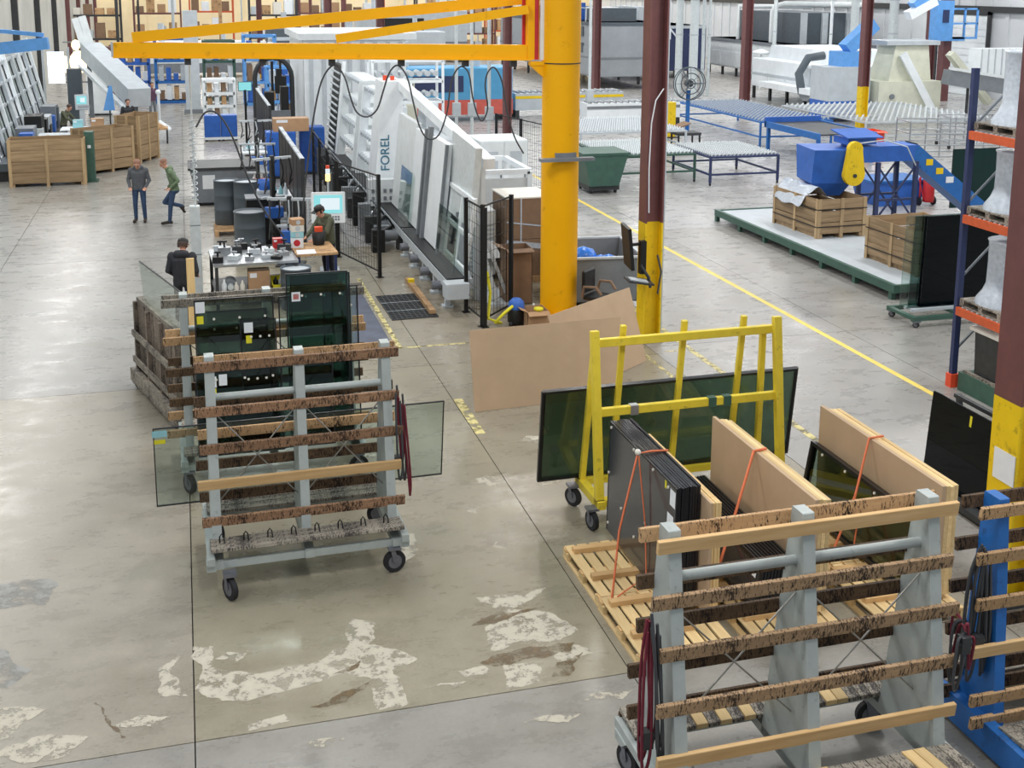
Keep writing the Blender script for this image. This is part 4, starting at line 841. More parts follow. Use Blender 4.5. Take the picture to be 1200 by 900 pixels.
pt(fu2, 'exhaust_pipe', M.offwhite, ('t', [(-2.2, -2, 2.6), (-2.2, -2, 4.6), (-2.0, -2, 5.0), (-1.5, -2.3, 5.15), (2.4, -6, 5.15)], .2, 8)); pt(fu2, 'exhaust_pipe', M.offwhite, ('t', [(-2.2, 3, 2.6), (-2.2, 3, 4.9), (2.4, 1, 4.9)], .16, 8)); pt(fu2, 'dark_filter_house', M.dgrey, ('b', -1.5, 2.2, -4.5, 4.5, 2.6, 4.6)); pt(fu2, 'filter_column', M.lgrey, ('b', .0, .4, -4.7, -4.5, 2.6, 4.6), ('b', -1.5, -1.1, -4.7, -4.5, 2.6, 4.6), ('b', 1.8, 2.2, -4.7, -4.5, 2.6, 4.6))
M.oven = mat('oven_grey', (150, 156, 162), .5, 0, .06, 2)
ov = longmach('washing_oven', 'long grey oven with panelled side behind the steel column', 'machine', 24.0, 28.5, 68.0, 90.0, .8, 4.1, M.oven, bands=((1.9, 2.0, M.grey), (3.9, 4.1, M.dgrey)), n=6)
for k in range(6): pt(ov, 'roof_unit', M.white if k % 2 else M.dgrey, ('b', -1.6, 1.2, -9 + k * 3.2, -7.6 + k * 3.2, 4.1, 4.9))
pt(ov, 'guard_rail', M.lgrey, ('b', -2.2, -2.15, -10.9, 10.9, 4.9, 4.95), *[('b', -2.2, -2.15, -10.9 + k * 1.8, -10.85 + k * 1.8, 4.1, 4.95) for k in range(13)]); pt(ov, 'blue_box', M.blue2, ('b', -2.0, -1.2, -6.2, -5.0, 4.1, 5.2))
for k in range(2): pt(ov, 'inspection_plate', M.dgrey, ('b', -2.32, -2.28, -9.0, -7.6, 2.2 + k * 1.0, 2.8 + k * 1.0))
nm = longmach('coating_machine', 'dark navy machine with white lettering behind the ducts', 'machine', 31.0, 35.0, 76.0, 86.0, .5, 3.6, M.navy, bands=((3.4, 3.6, M.lgrey),), n=4)
for k in range(3): pt(nm, 'window_module', M.lgrey, ('b', -2.05, -.6, -4.6 + k * 3, -2.6 + k * 3, 3.6, 4.8)); pt(nm, 'dark_window', M.black, ('b', -1.6, -1.0, -4.63 + k * 3, -4.6 + k * 3, 3.8, 4.6)) if True else None
pt(nm, 'tank', M.blue2, ('c', (-2.4, -5.6, .4), (-2.4, -5.6, 3.2), .9, None, 16))
def text(parent, name, s, size, m, loc, rot, ext=.004, cat=None):
    cu = bpy.data.curves.new(name, 'FONT'); cu.body = s; cu.size = size; cu.extrude = ext; cu.align_x = 'CENTER'; cu.align_y = 'CENTER'
    tmp = bpy.data.objects.new(name, cu); COL.objects.link(tmp)
    dg_ = bpy.context.evaluated_depsgraph_get(); me = bpy.data.meshes.new_from_object(tmp.evaluated_get(dg_)); bpy.data.objects.remove(tmp)
    me.materials.clear(); me.materials.append(m); o = link(bpy.data.objects.new(name, me), parent, loc, rot); return o
text(nm, 'lettering', 'TON', 1.1, M.white, (-1.2, -5.06, 3.0), (R(90), 0, 0), .02)
# crusher tower
cr = th('crushing_tower', 'cream cullet crusher tower with chutes near the right wall', 'machine', (33.4, 50.5, 0)); M.cream = mat('cream_paint', (212, 214, 196), .5, 0, .08, 2)
pt(cr, 'base_housing', M.cream, ('b', -1.7, 1.7, -1.2, 1.2, 0, 1.9)); pt(cr, 'upper_housing', M.cream, ('h', [(-1.0, -.9, 1.9), (1.3, -.9, 1.9), (1.3, .9, 1.9), (-1.0, .9, 1.9), (-.6, -.7, 3.6), (1.2, -.7, 3.6), (1.2, .7, 3.6), (-.6, .7, 3.6)])); pt(cr, 'cap_plate', M.lgrey, ('b', -1.2, 1.7, -.9, .9, 3.6, 3.8)); pt(cr, 'drop_chute', M.white, ('m', (-.4, -1.0, 3.2), (1.2, -1.4, .4), .3, .35)); pt(cr, 'blue_feeder', M.skyblue, ('m', (-3.0, -.2, 3.4), (-1.6, -.2, 4.6), .7, .6), ('b', -3.4, -2.0, -.6, .6, 2.6, 3.3)); pt(cr, 'blue_spout', M.skyblue, ('m', (.0, -1.0, 5.4), (1.2, -1.0, 6.4), .5, .5)); pt(cr, 'spout_end', M.white, ('m', (-.3, -1.05, 5.0), (1.1, -1.05, 5.7), .5, .4)); pt(cr, 'side_tank', M.lgrey, ('b', -4.2, -2.0, -.9, .8, 1.0, 2.6)); pt(cr, 'blue_plinth', M.blue2, ('b', -4.2, -2.0, -.9, .8, .2, 1.0)); pt(cr, 'flywheel', M.grey, ('c', (-1.0, -1.3, 1.2), (-1.0, -1.2, 1.2), .12)); pt(cr, 'inspection_ladder', M.cream, ('m', (2.2, -1.0, 3.2), (4.4, -1.2, .8), .5, .3))
lf = th('lift_basket', 'bright blue lift basket high beside the roll door', 'lift', (41.2, 57.8, 0))
pt(lf, 'mast', M.maroon, ('b', -.25, .25, -.25, .25, 0, 9)); pt(lf, 'basket', M.skyblue, ('b', -1.3, .6, -.9, -.3, 3.4, 3.6), ('b', -1.3, -.2, -.9, -.3, 3.6, 5.6)); pt(lf, 'rail', M.skyblue, ('b', .5, .6, -.9, -.8, 3.6, 5.2), ('b', 1.3, 1.4, -.9, -.8, 3.6, 5.2), ('b', -.2, 1.4, -.9, -.84, 5.1, 5.2), ('b', -.2, 1.4, -.9, -.84, 4.3, 4.4), ('b', -.2, 1.4, -.9, -.3, 3.5, 3.6)); pt(lf, 'opening', M.navy, ('b', -.9, -.5, -.92, -.9, 4.4, 5.1))
lb = th('inclined_belt', 'long grey inclined belt conveyor crossing in front of the roll door', 'conveyor', (37.6, 47.0, 0))
pt(lb, 'trough', M.grey, ('m', (-3.2, 1.0, 2.2), (4.4, -.6, 1.0), .9, .7)); pt(lb, 'leg', M.darksteel, ('b', -2.2, -2.1, .7, .8, 0, 1.9), ('b', 3.0, 3.1, -.4, -.3, 0, 1.1)); pt(lb, 'side_cover', M.offwhite, ('m', (-3.4, .55, 2.65), (4.4, -1.05, 1.42), .05, .12)); pt(lb, 'motor', M.black, ('c', (2.6, -1.0, 1.6), (2.6, -.6, 1.6), .3))
wb = th('wall_cabinet_row', 'white corrugated duct box on yellow leg before the right wall', 'duct', (41.5, 51.5, 0)); pt(wb, 'duct_box', M.white, ('b', -3.0, 3.0, -.5, .5, 1.7, 3.3)); pt(wb, 'leg', M.colyel, ('b', -.6, -.4, -.4, -.2, 0, 1.7)); pt(wb, 'rib', M.lgrey, *[('b', -3.0 + k * .4, -2.94 + k * .4, -.53, -.5, 1.7, 3.3) for k in range(15)])
def tube_cart(label, loc, rz, lx, ly, h, n=3):
    t = th('tube_cart', label, 'cart', loc, rz, 'steel tube carts')
    for x in (-lx / 2, -lx / 6, lx / 6, lx / 2):
        for y in (-ly / 2, ly / 2): pt(t, 'post', M.steel, ('c', (x, y, .2), (x, y, h), .03, None, 6))
    for k in range(n + 1):
        z = .25 + k * (h - .3) / n
        pt(t, 'rail', M.steel, ('c', (-lx / 2, -ly / 2, z), (lx / 2, -ly / 2, z), .028, None, 6), ('c', (-lx / 2, ly / 2, z), (lx / 2, ly / 2, z), .028, None, 6), ('c', (-lx / 2, -ly / 2, z), (-lx / 2, ly / 2, z), .028, None, 6), ('c', (lx / 2, -ly / 2, z), (lx / 2, ly / 2, z), .028, None, 6))
    for (x, y) in ((-lx / 2, -ly / 2), (lx / 2, -ly / 2), (-lx / 2, ly / 2), (lx / 2, ly / 2)): pt(t, 'wheel', M.rubber, ('c', (x - .03, y, .1), (x + .03, y, .1), .1, None, 10))
    return t
tube_cart('near steel tube cart on casters in front of the crusher', (27.2, 37.6, 0), R(-12), 3.4, 1.3, 1.55)
tube_cart('low steel tube cart behind the near tube cart', (31.0, 40.5, 0), R(-12), 3.4, 1.2, 1.3)
bin_ = box('orange red bin at the foot of the far maroon column', (*G(1010, 178)[:2], 0), 1.4, .8, .85, M.redor, cat='bin', name='orange_bin', open_=True)
for k, (px, py, nm_, w) in enumerate(((594, 178, 'maroon column behind the white machine line', .5), (698, 112, 'far slim maroon column before the grey oven', .7), (872, 126, 'maroon column beside the white furnace', .75), (1008, 162, 'maroon column with yellow foot beside the crusher', .6), (447, 120, 'far dark column above the white line', .7), (386, 98, 'far dark column behind the yellow boom ties', .8), (306, 92, 'slim far column left of the yellow boom ties', .6), (1086, 112, 'maroon column beside the roll door', .7))):
    x, y, _ = G(px, py); w *= .58; hcolumn('steel_column', nm_, x, y, w=w, d=w, yz=2.2 if k in (3,) else .3, tf=.04)
for k, (px, py, r) in enumerate(((794, 112, .42), (811, 113, .5), (822, 112, .2), (829, 112, .16), (970, 110, .18), (905, 104, .25), (997, 104, .5), (1042, 108, .55))):
    x, y, _ = G(px, py); t = th('vertical_duct', 'pale vertical duct pipe, %s' % ('left of the pair behind the fan', 'right of the pair behind the fan', 'slim one right of the pair', 'slimmest one right of the pair', 'thin white pole before the furnace', 'beside the white furnace hood', 'wide one left of the crusher', 'wide one behind the crusher')[k], 'duct', (x, y, 0), 0, 'vertical ducts'); pt(t, 'pipe', M.alu if k != 4 else M.white, ('c', (0, 0, 0), (0, 0, 9), r * .5, None, 14)); pt(t, 'band', M.lgrey, *[('c', (0, 0, z), (0, 0, z + .08), r * .54, None, 14) for z in (1.5, 3.5, 5.5)])
fn = th('industrial_fan', 'round industrial fan on a stand among the tables', 'fan', (*G(805, 157)[:2], 0)); pt(fn, 'stand', M.blue, ('c', (0, 0, 0), (0, 0, 1.9), .09), ('b', -.4, .4, -.4, .4, 0, .06)); pt(fn, 'cage_ring', M.dgrey, *[('t', [(r_ * math.cos(a), y_, 2.2 + r_ * math.sin(a)) for a in [q * math.pi / 12 for q in range(25)]], .025, 5) for r_, y_ in ((.7, -.2), (.7, 0), (.45, -.24), (.2, -.26))], *[('m', (0, -.26, 2.2), (.7 * math.cos(a), -.2, 2.2 + .7 * math.sin(a)), .015, .015) for a in [q * .7854 for q in range(8)]]); pt(fn, 'blade', M.grey, *[('m', (0, -.1, 2.2), (.65 * math.cos(a), -.1, 2.2 + .65 * math.sin(a)), .06, .28, (.3, 1, 0)) for a in (0, 2.1, 4.2)])
pt(fn, 'motor', M.darksteel, ('c', (0, .15, 2.2), (0, -.2, 2.2), .15))
hp2 = th('hood_lamp', 'pale round hood lamp beside the far duct pair', 'lamp', (*G(890, 105)[:2], 0)); pt(hp2, 'post', M.white, ('c', (0, 0, 0), (0, 0, 2.2), .06)); pt(hp2, 'hood', M.white, ('l', [(.1, 2.5), (.5, 2.35), (.52, 2.2), (.02, 2.2)], (0, 0, 0), 14))
for k, (x, y, lx, ly, h, m, l) in enumerate(((19.6, 50.5, 4.5, 1.0, 1.1, M.white, 'white low conveyor housing behind the caster tables'), (18.0, 55.0, 5.5, 1.2, 1.2, M.lgrey, 'grey conveyor housing with yellow stripe behind the tables'), (13.5, 60.0, 5.0, 1.4, 1.4, M.lgrey, 'grey machine bed far behind the white cabinets'))):
    t = th('conveyor_housing', l, 'conveyor', (x, y, 0)); pt(t, 'housing', m, ('b', -lx / 2, lx / 2, -ly / 2, ly / 2, .4, h)); pt(t, 'stripe', M.colyel if k == 1 else M.grey, ('b', -lx / 2, lx / 2, -ly / 2 - .02, -ly / 2, h - .25, h - .12)); pt(t, 'leg', M.darksteel, *[('b', -lx / 2 + q * (lx - .2) / 3, -lx / 2 + .2 + q * (lx - .2) / 3, -ly / 2, ly / 2, 0, .4) for q in range(4)]); pt(t, 'roller', M.steel, *[('c', (-lx / 2 + .2 + q * .3, -ly / 2 + .05, h + .05), (-lx / 2 + .2 + q * .3, ly / 2 - .05, h + .05), .05, None, 8) for q in range(int(lx / .3))])
br = th('safety_bollard', 'yellow safety post beside the caster table', 'bollard', (*G(780, 161)[:2], 0)); pt(br, 'post', M.colyel, ('b', -.35, .35, -.2, .2, 0, 1.5)); pt(br, 'foot', M.darksteel, ('b', -.45, .45, -.3, .3, 0, .05))
tk = th('tool_cart', 'small dark tool cart with boards by the caster table', 'cart', (*G(803, 172)[:2], 0)); pt(tk, 'tray', M.darksteel, ('b', -.5, .5, -.4, .4, .5, .6)); pt(tk, 'lid', M.cardd, ('q', (-.9, -.3, .6), (.1, -.3, .95), (.1, .4, .95), (-.9, .4, .6), .04)); pt(tk, 'leg', M.black, *[('b', x - .03, x + .03, y - .03, y + .03, 0, .5) for x in (-.45, .45) for y in (-.35, .35)])
# ================================================================ glass processing line (white leaning modules)
def lean_panel(t, name, m, y0, y1, z0, z1, x0, k=.10, th_=.12, bevel=.01):
    xa, xb = x0 + (z0 - .6) * k, x0 + (z1 - .6) * k
    return pt(t, name, m, ('h', [(xa, y0, z0), (xa + th_, y0, z0), (xa + th_, y1, z0), (xa, y1, z0), (xb, y0, z1), (xb + th_, y0, z1), (xb + th_, y1, z1), (xb, y1, z1)]), bevel=bevel)
cvr = th('roller_conveyor', 'black belted roller conveyor at the near end of the white glass line', 'conveyor', (4.95, 22.1, 0))
pt(cvr, 'bed_beam', M.lgrey, ('b', -.12, .02, 0, 5.2, .42, .6)); pt(cvr, 'drive_belt', M.black, ('b', -.1, .28, .15, 5.2, .6, .64)); pt(cvr, 'rear_beam', M.lgrey, ('b', .3, .42, .1, 5.2, .42, .62)); pt(cvr, 'end_box', M.lgrey, ('b', -.2, .28, -.25, .12, .3, .62), bevel=.01)
for k in range(5): pt(cvr, 'leg', M.lgrey, ('b', -.1, .0, .3 + k * 1.15, .42 + k * 1.15, .05, .42), ('b', -.16, .06, .26 + k * 1.15, .46 + k * 1.15, 0, .05))
for k in range(4): pt(cvr, 'motor', M.hub, ('c', (-.3, .7 + k * 1.2, .38), (-.1, .7 + k * 1.2, .38), .09)); 
pt(cvr, 'floor_timber', M.wood_tan, ('b', -.5, -.38, -.1, 2.6, 0, .09)); pt(cvr, 'junction_block', M.colyel, ('b', -.62, -.5, 1.5, 1.62, .25, .32))
cv3 = th('roller_conveyor', 'black belted conveyor along the foot of the white press modules', 'conveyor', (4.95, 27.4, 0))
pt(cv3, 'bed_beam', M.lgrey, ('b', -.12, .02, 0, 14, .42, .6)); pt(cv3, 'drive_belt', M.black, ('b', -.1, .25, 0, 14, .6, .64))
for k in range(8): pt(cv3, 'leg', M.darksteel, ('b', -.12, .1, .4 + k * 1.9, .6 + k * 1.9, 0, .42))
for k in range(12): pt(cv3, 'actuator', (M.black, M.darksteel, M.steel)[k % 3], ('b', -.75, -.45, .2 + k * 1.1, .45 + k * 1.1, 0, .55 + .12 * (k % 4)), ('c', (-.6, .6 + k * 1.1, .3), (-.15, .75 + k * 1.1, .55), .05), ('t', sp([(-.6, .3 + k * 1.1, .6), (-.4, .5 + k * 1.1, .85), (-.15, .6 + k * 1.1, .5)], 4), .025, 5))
for k in range(10): pt(cv3, 'motor', M.grey, ('c', (-.45, .5 + k * 1.3, .35), (-.1, .5 + k * 1.3, .35), .13), ('b', -.6, -.2, .9 + k * 1.3, 1.1 + k * 1.3, .1, .5))
fr = th('tilt_rack', 'white tube frame leaning over the near conveyor, before the mesh gate', 'frame', (5.25, 22.3, 0))
for y in (.1, 1.1, 2.1): pt(fr, 'upright', M.white, ('m', (0, y, .6), (.22, y, 2.2), .06, .08, (0, 1, 0)))
for z in (.7, 1.4, 2.15): pt(fr, 'crossbar', M.white, ('m', (.1 * (z - .6) + .03, .0, z), (.1 * (z - .6) + .03, 2.2, z), .06, .09))
pt(fr, 'brace', M.lgrey, ('m', (.2, .1, 2.0), (.9, .1, .1), .06, .06), ('m', (.2, 2.1, 2.0), (.9, 2.1, .1), .06, .06)); pt(fr, 'support_rail', M.lgrey, ('m', (.25, -.5, 1.1), (.5, -.5, .25), .1, .08), ('b', .45, .95, -.1, 2.2, .0, .06))
for k, (y0, y1, z1, l) in enumerate(((22.6, 24.4, 1.75, 'pale green glass pane standing on the near conveyor'), (27.6, 29.0, 1.9, 'pale green glass pane standing before the white press panel'))):
    o = th('glass_sheet', l, 'glass', (5.06, (y0 + y1) / 2, .645), rot=(0, R(5.5), 0)); pt(o, 'pane', M.g_grey, ('b', -.006, .006, -(y1 - y0) / 2, (y1 - y0) / 2, 0, z1 - .645)); pt(o, 'edge_band', M.g_grey, ('b', -.007, .007, -(y1 - y0) / 2, (y1 - y0) / 2, z1 - .645, z1 - .63), ('b', -.007, .007, -(y1 - y0) / 2 - .012, -(y1 - y0) / 2, 0, z1 - .63))
gp = th('press_module', 'brushed grey plate module at the near end of the white line', 'machine', (0, 0, 0)); gp.location = (5.35, 23.4, 0)
pt(gp, 'plate', M.alu, ('h', [(.05, -.7, 1.55), (.2, -.7, 1.55), (.2, 1.2, 1.55), (.05, 1.2, 1.55), (.2, -.7, 3.15), (.34, -.7, 3.15), (.3, 1.2, 3.3), (.15, 1.2, 3.3)])); pt(gp, 'stand', M.lgrey, ('b', .2, .34, -.6, -.45, 0, 3.0), ('b', .2, .34, .95, 1.1, 0, 3.0)); pt(gp, 'seam', M.grey, ('b', .0, .06, .2, .24, 1.55, 1.7))
mB = th('press_module', 'bright white tall panel module of the glass line, middle one', 'machine', (5.05, 25.3, 0))
lean_panel(mB, 'front_panel', M.white, -.8, .75, .66, 3.0, .08); pt(mB, 'rear_column', M.lgrey, ('b', .55, .75, -.7, .7, 0, 2.9)); pt(mB, 'edge_channel', M.grey, ('m', (.06, -.84, .62), (.30, -.84, 3.0), .06, .1, (0, 1, 0)), ('m', (.06, .82, .62), (.30, .82, 3.2), .10, .16, (0, 1, 0)))
mA = th('press_module', 'wide white press module beside the lettered end panel', 'machine', (5.05, 28.6, 0))
lean_panel(mA, 'front_panel', M.white, -2.0, -.6, .66, 2.95, .08); lean_panel(mA, 'front_panel', M.offwhite, -.56, 1.9, .66, 3.05, .10); pt(mA, 'rear_column', M.lgrey, ('b', .7, .95, -1.9, 1.8, 0, 2.8)); pt(mA, 'edge_channel', M.grey, ('m', (.06, -2.06, .62), (.30, -2.06, 3.1), .10, .14, (0, 1, 0)))
ob = th('sloping_cover', 'white cover rail sloping down over the press modules', 'cover', (5.05, 28.6, 0)); pt(ob, 'sloping_beam', M.white, ('m', (.55, 3.0, 3.75), (.9, -5.4, 2.75), .25, .22)); pt(ob, 'beam_post', M.white, ('b', .8, .95, -4.9, -4.7, 0, 2.75)); pt(mA, 'round_cover', M.lgrey, ('c', (.75, .9, 2.9), (1.1, .9, 2.9), .55, None, 20))
mE = th('press_module', 'white end panel with vertical blue lettering on the glass line', 'machine', (5.05, 31.2, 0))
pt(mE, 'end_panel', M.white, ('h', [(-.25, 0, .75), (.45, 0, .75), (.45, 1.2, .75), (-.25, 1.2, .75), (.03, 0, 3.82), (.6, 0, 3.82), (.6, 1.2, 3.82), (.03, 1.2, 3.82)]), bevel=.015); pt(mE, 'electric_box', M.offwhite, ('b', -.45, .4, -.45, -.05, .55, 1.25)); pt(mE, 'lamp_cluster', M.redor, ('b', .1, .2, .3, .4, 3.82, 3.95), ('b', .3, .4, .3, .4, 3.82, 3.93))
pt(mE, 'socket_row', M.grey, *[('b', -.38 + i * .16, -.3 + i * .16, -.47, -.45, .7 + j * .2, .8 + j * .2) for i in range(5) for j in range(2)])
M.logo = mat('teal_blue_lettering', (48, 112, 140), .5)
text(mE, 'lettering', 'FOREL', .34, M.logo, (.08, -.012, 1.9), (R(90), R(-90), 0), .006)
def shelfmod(label, x, y, ly, z1, n, m=M.white, lean=.1):
    t = th('washing_module', label, 'machine', (x, y, 0))
    for s in (-1, 1): pt(t, 'side_frame', m, ('m', (0, s * ly / 2, .3), (lean * z1, s * ly / 2, z1), .25, .14, (0, 1, 0))); pt(t, 'rear_leg', m, ('b', .8, .95, s * ly / 2 - .07, s * ly / 2 + .07, 0, z1 * .9))
    for k in range(n): z = .5 + k * (z1 - .6) / (n - 1); pt(t, 'shelf_beam', m, ('b', lean * z, .9, -ly / 2, ly / 2, z, z + .12)); pt(t, 'roller_row', M.lgrey, *[('c', (lean * z - .12, -ly / 2 + .2 + q * .4, z + .06), (lean * z + .06, -ly / 2 + .2 + q * .4, z + .06), .07, None, 8) for q in range(int(ly / .4))])
    return t
shelfmod('white shelved washer module beyond the lettered panel', 5.05, 34.3, 3.2, 3.3, 5)
shelfmod('second white shelved washer module further down the line', 5.0, 38.2, 3.6, 3.4, 5, M.offwhite)
hm = th('brush_module', 'black brush wall panel leaning in the white line', 'machine', (4.9, 41.3, 0)); lean_panel(hm, 'black_grid', M.black, -.9, 1.2, .5, 3.6, .0); lean_panel(hm, 'white_frame', M.white, -1.1, -.92, .4, 3.75, -.02); lean_panel(hm, 'white_frame', M.white, 1.2, 1.4, .4, 3.75, -.02)
pt(hm, 'brush_roll', M.lgrey, *[('c', (-.06 + .1 * (z - .6), -.85 + 0 * q, z), (-.06 + .1 * (z - .6), 1.15, z), .04, None, 6) for q, z in enumerate([.7 + .22 * k for k in range(13)])])
bw = th('curtained_enclosure', 'pale curtained enclosure with rack of castings behind the line', 'machine', (6.3, 46.5, 0)); pt(bw, 'curtain_wall', M.white, ('b', -1.8, 2.2, -.1, .1, .3, 4.2), ('b', -1.8, -1.7, 0, 6, .3, 4.2)); pt(bw, 'roof_slab', M.offwhite, ('b', -2.0, 2.6, -.3, 6, 4.2, 4.45)); pt(bw, 'fold', M.lgrey, *[('b', -1.6 + k * .5, -1.45 + k * .5, -.2, -.1, .3, 4.1) for k in range(8)])
cs = th('casting_rack', 'white rack of small machined castings on top of the line', 'rack', (7.3, 40.0, 0)); frame3(cs, 'shelf_frame', M.white, -1.2, 1.2, -.5, .5, 0, 3.8, .08, (2.4, 3.1))
for z in (2.45, 3.15): pt(cs, 'casting', M.lgrey, *[('c', (-1.0 + k * .28, -.5, z + .22), (-1.0 + k * .28, .2, z + .22), .1, None, 8) for k in range(8)])
# black mesh fences
fence('black mesh fence with two posts beside the control panel', (3.35, 27.4), (3.98, 25.2), 2.3, 1)
fence('black mesh fence running back from the control panel', (3.35, 27.6), (3.45, 33.5), 2.3, 3)
fence('black mesh gate at the near end of the conveyor', (5.25, 20.95), (6.05, 21.85), 2.35, 1)
fence('short black mesh fence returning to the jib pillar', (5.28, 20.9), (5.18, 22.0), 2.3, 1)
fence('tall black fence far behind the jib pillar', (9.6, 36.5), (10.3, 33.2), 2.3, 2)
for (x, y, ly, l) in ((2.62, 31.2, 6.5, 'solid black screen panel beside the tool stands'), (2.75, 44.0, 7.0, 'far solid black screen panel before the blue cabinets')):
    t = th('black_screen', l, 'screen', (x, y, 0)); n = 6
    for k in range(n): pt(t, 'panel', M.black, ('b', -.04, .04, -ly / 2 + k * ly / n + .01, -ly / 2 + (k + 1) * ly / n - .01, .05, 2.25))
    for k in range(n + 1): pt(t, 'post', M.darksteel, ('b', -.05, .05, -ly / 2 + k * ly / n - .03, -ly / 2 + k * ly / n + .03, 0, 2.3))
    pt(t, 'top_rail', M.lgrey, ('b', -.05, .05, -ly / 2, ly / 2, 2.25, 2.3))
hscreen('white operator panel with teal screen beside the man in olive', (3.0, 26.2, 0), R(-8), .75, .48, 1.2)
lt = th('signal_tower', 'lit signal lamp tower above the operator panel', 'lamp', (3.05, 26.6, 0)); pt(lt, 'pole', M.lgrey, ('c', (0, 0, 0), (0, 0, 1.95), .025, None, 8)); M.lampw = emit('warm_lamp', (255, 214, 120), 3.0); pt(lt, 'lamp', M.lampw, ('c', (0, 0, 1.97), (0, 0, 2.12), .055, None, 10)); pt(lt, 'white_lamp', M.screenw, ('c', (0, 0, 2.13), (0, 0, 2.24), .05, None, 10)); pt(lt, 'cap', M.redor, ('c', (0, 0, 2.25), (0, 0, 2.32), .045, None, 10))
# floor mats
gm = th('drain_mat', 'black perforated rubber mat before the conveyor', 'mat', (4.11, 22.7, 0), R(1)); pt(gm, 'mat_base', M.black, ('b', -.46, .46, -.92, .92, 0, .006)); pt(gm, 'grid_bar', M.darksteel, *[('b', -.46, .46, -.92 + k * .1, -.89 + k * .1, .006, .015) for k in range(19)], *[('b', -.46 + k * .1, -.44 + k * .1, -.92, .92, .006, .016) for k in range(10)]); pt(gm, 'seam_strip', M.lgrey, ('b', -.46, .46, -.32, -.3, .006, .018), ('b', -.46, .46, .3, .32, .006, .018))
one('floor_mat', 'long grey rubber mat right of the loaded glass cart', 'mat', M.mat_, ('b', -.45, .45, -2.0, 2.0, 0, .01), loc=(2.95, 22.3, 0), bevel=.004)
# ================================================================ cabinets, boxes and bin around the jib pillar
cabinet('large white control cabinet behind the jib pillar', (8.6, 32.6, 0), R(0), 1.4, 1.5, 2.05, M.offwhite, 2, panel=M.lgrey)
cabinet('grey cabinet behind the large white cabinet', (7.2, 34.5, 0), R(0), 1.2, 1.0, 2.1, M.lgrey, 1)
wg = th('machine_guard', 'white machine guard frame in front of the white cabinet', 'guard', (7.0, 27.5, 0)); frame3(wg, 'ring_beam', M.white, -.75, .75, -1.1, 1.1, 0, 2.05, .12, (1.0,)); pt(wg, 'infill_panel', M.offwhite, ('b', -.7, .7, -1.1, -1.06, .1, 1.9), ('b', -.75, -.71, -1.0, 1.0, .1, .95)); 
wc2 = th('equipment_cabinet', 'white louvred equipment cabinet behind the mesh gate', 'cabinet', (6.02, 25.0, 0)); pt(wc2, 'body', M.offwhite, ('b', -.4, .4, -.6, .6, .1, 1.55), bevel=.02); pt(wc2, 'louvre', M.lgrey, *[('b', -.35, .35, -.62, -.6, .3 + k * .1, .35 + k * .1) for k in range(10)]); pt(wc2, 'foot', M.darksteel, ('b', -.38, .38, -.58, .58, 0, .1)); pt(wc2, 'sheet_cover', M.paper, ('h', [(.0, -.9, .55), (.45, -.9, .55), (.45, -.65, .55), (.0, -.65, .55), (.1, -.8, .9), (.3, -.8, .9), (.3, -.7, .9), (.1, -.7, .9)]))
pk = th('wrapped_carton_stack', 'stretch-wrapped brown carton stack behind the jib pillar', 'pallet load', (7.05, 24.6, 0)); pt(pk, 'carton', M.cardd, ('b', -.5, .5, -.6, .6, .14, .95)); pt(pk, 'carton', M.cardd, ('b', -.5, .5, -.6, .6, .96, 1.85)); pt(pk, 'pallet_base', M.wood_tan, ('b', -.55, .55, -.65, .65, 0, .14)); pt(pk, 'top_sheet', M.foam, ('b', -.52, .52, -.62, .62, 1.85, 1.88)); pt(pk, 'wrap_band', M.wrap, ('m', (-.51, -.61, .9), (.52, -.61, .75), .01, .12), ('m', (-.51, -.61, 1.35), (.52, -.61, 1.2), .01, .03), ('b', -.2, -.17, -.62, -.6, .2, 1.85))
box('tall brown carton leaning open left of the jib pillar', (6.35, 22.55, 0), .55, .5, 1.15, M.cardd, open_=True); box('small open cardboard box at the foot of the jib pillar', (6.22, 20.75, 0), .42, .45, .34, M.card, open_=True)
tp = th('tape_roll', 'yellow tape roll on the small open cardboard box', 'tape', (6.25, 20.6, .345)); pt(tp, 'roll', M.tagyel, ('l', [(.05, 0), (.09, 0), (.09, .05), (.05, .05)], (0, 0, 0), 16))
one('spray_bottle', 'white bottle standing behind the small open cardboard box', 'bottle', M.white, ('l', [(.05, 0), (.055, .02), (.055, .2), (.02, .26), (.02, .32), (.005, .33)], (0, 0, 0), 12), loc=(6.32, 21.15, 0))
vc = th('shop_vacuum', 'small blue and black shop vacuum behind the fibreboard', 'vacuum', (5.9, 20.9, 0)); pt(vc, 'tank', M.black, ('l', [(.15, .05), (.17, .08), (.17, .3), (.15, .33)], (0, 0, 0), 14)); pt(vc, 'motor_head', M.blue2, ('l', [(.16, .33), (.15, .45), (.08, .52), (.01, .53)], (0, 0, 0), 14)); pt(vc, 'hose', M.tagyel, ('t', [(-.1, -.1, .4), (-.3, -.2, .3), (-.45, -.15, .12), (-.3, 0, .06), (-.5, .2, .1), (-.45, .25, .6), (-.5, .3, 1.0)], .03, 7)); pt(vc, 'wheel', M.rubber, ('s', (.13, -.1, .05), .05, 8), ('s', (-.13, -.1, .05), .05, 8), ('s', (0, .15, .05), .05, 8))
wbn = th('waste_bin', 'grey steel waste bin with blue bags beside the jib pillar', 'bin', (8.0, 22.6, 0), R(-6)); lx, ly = .75, .85
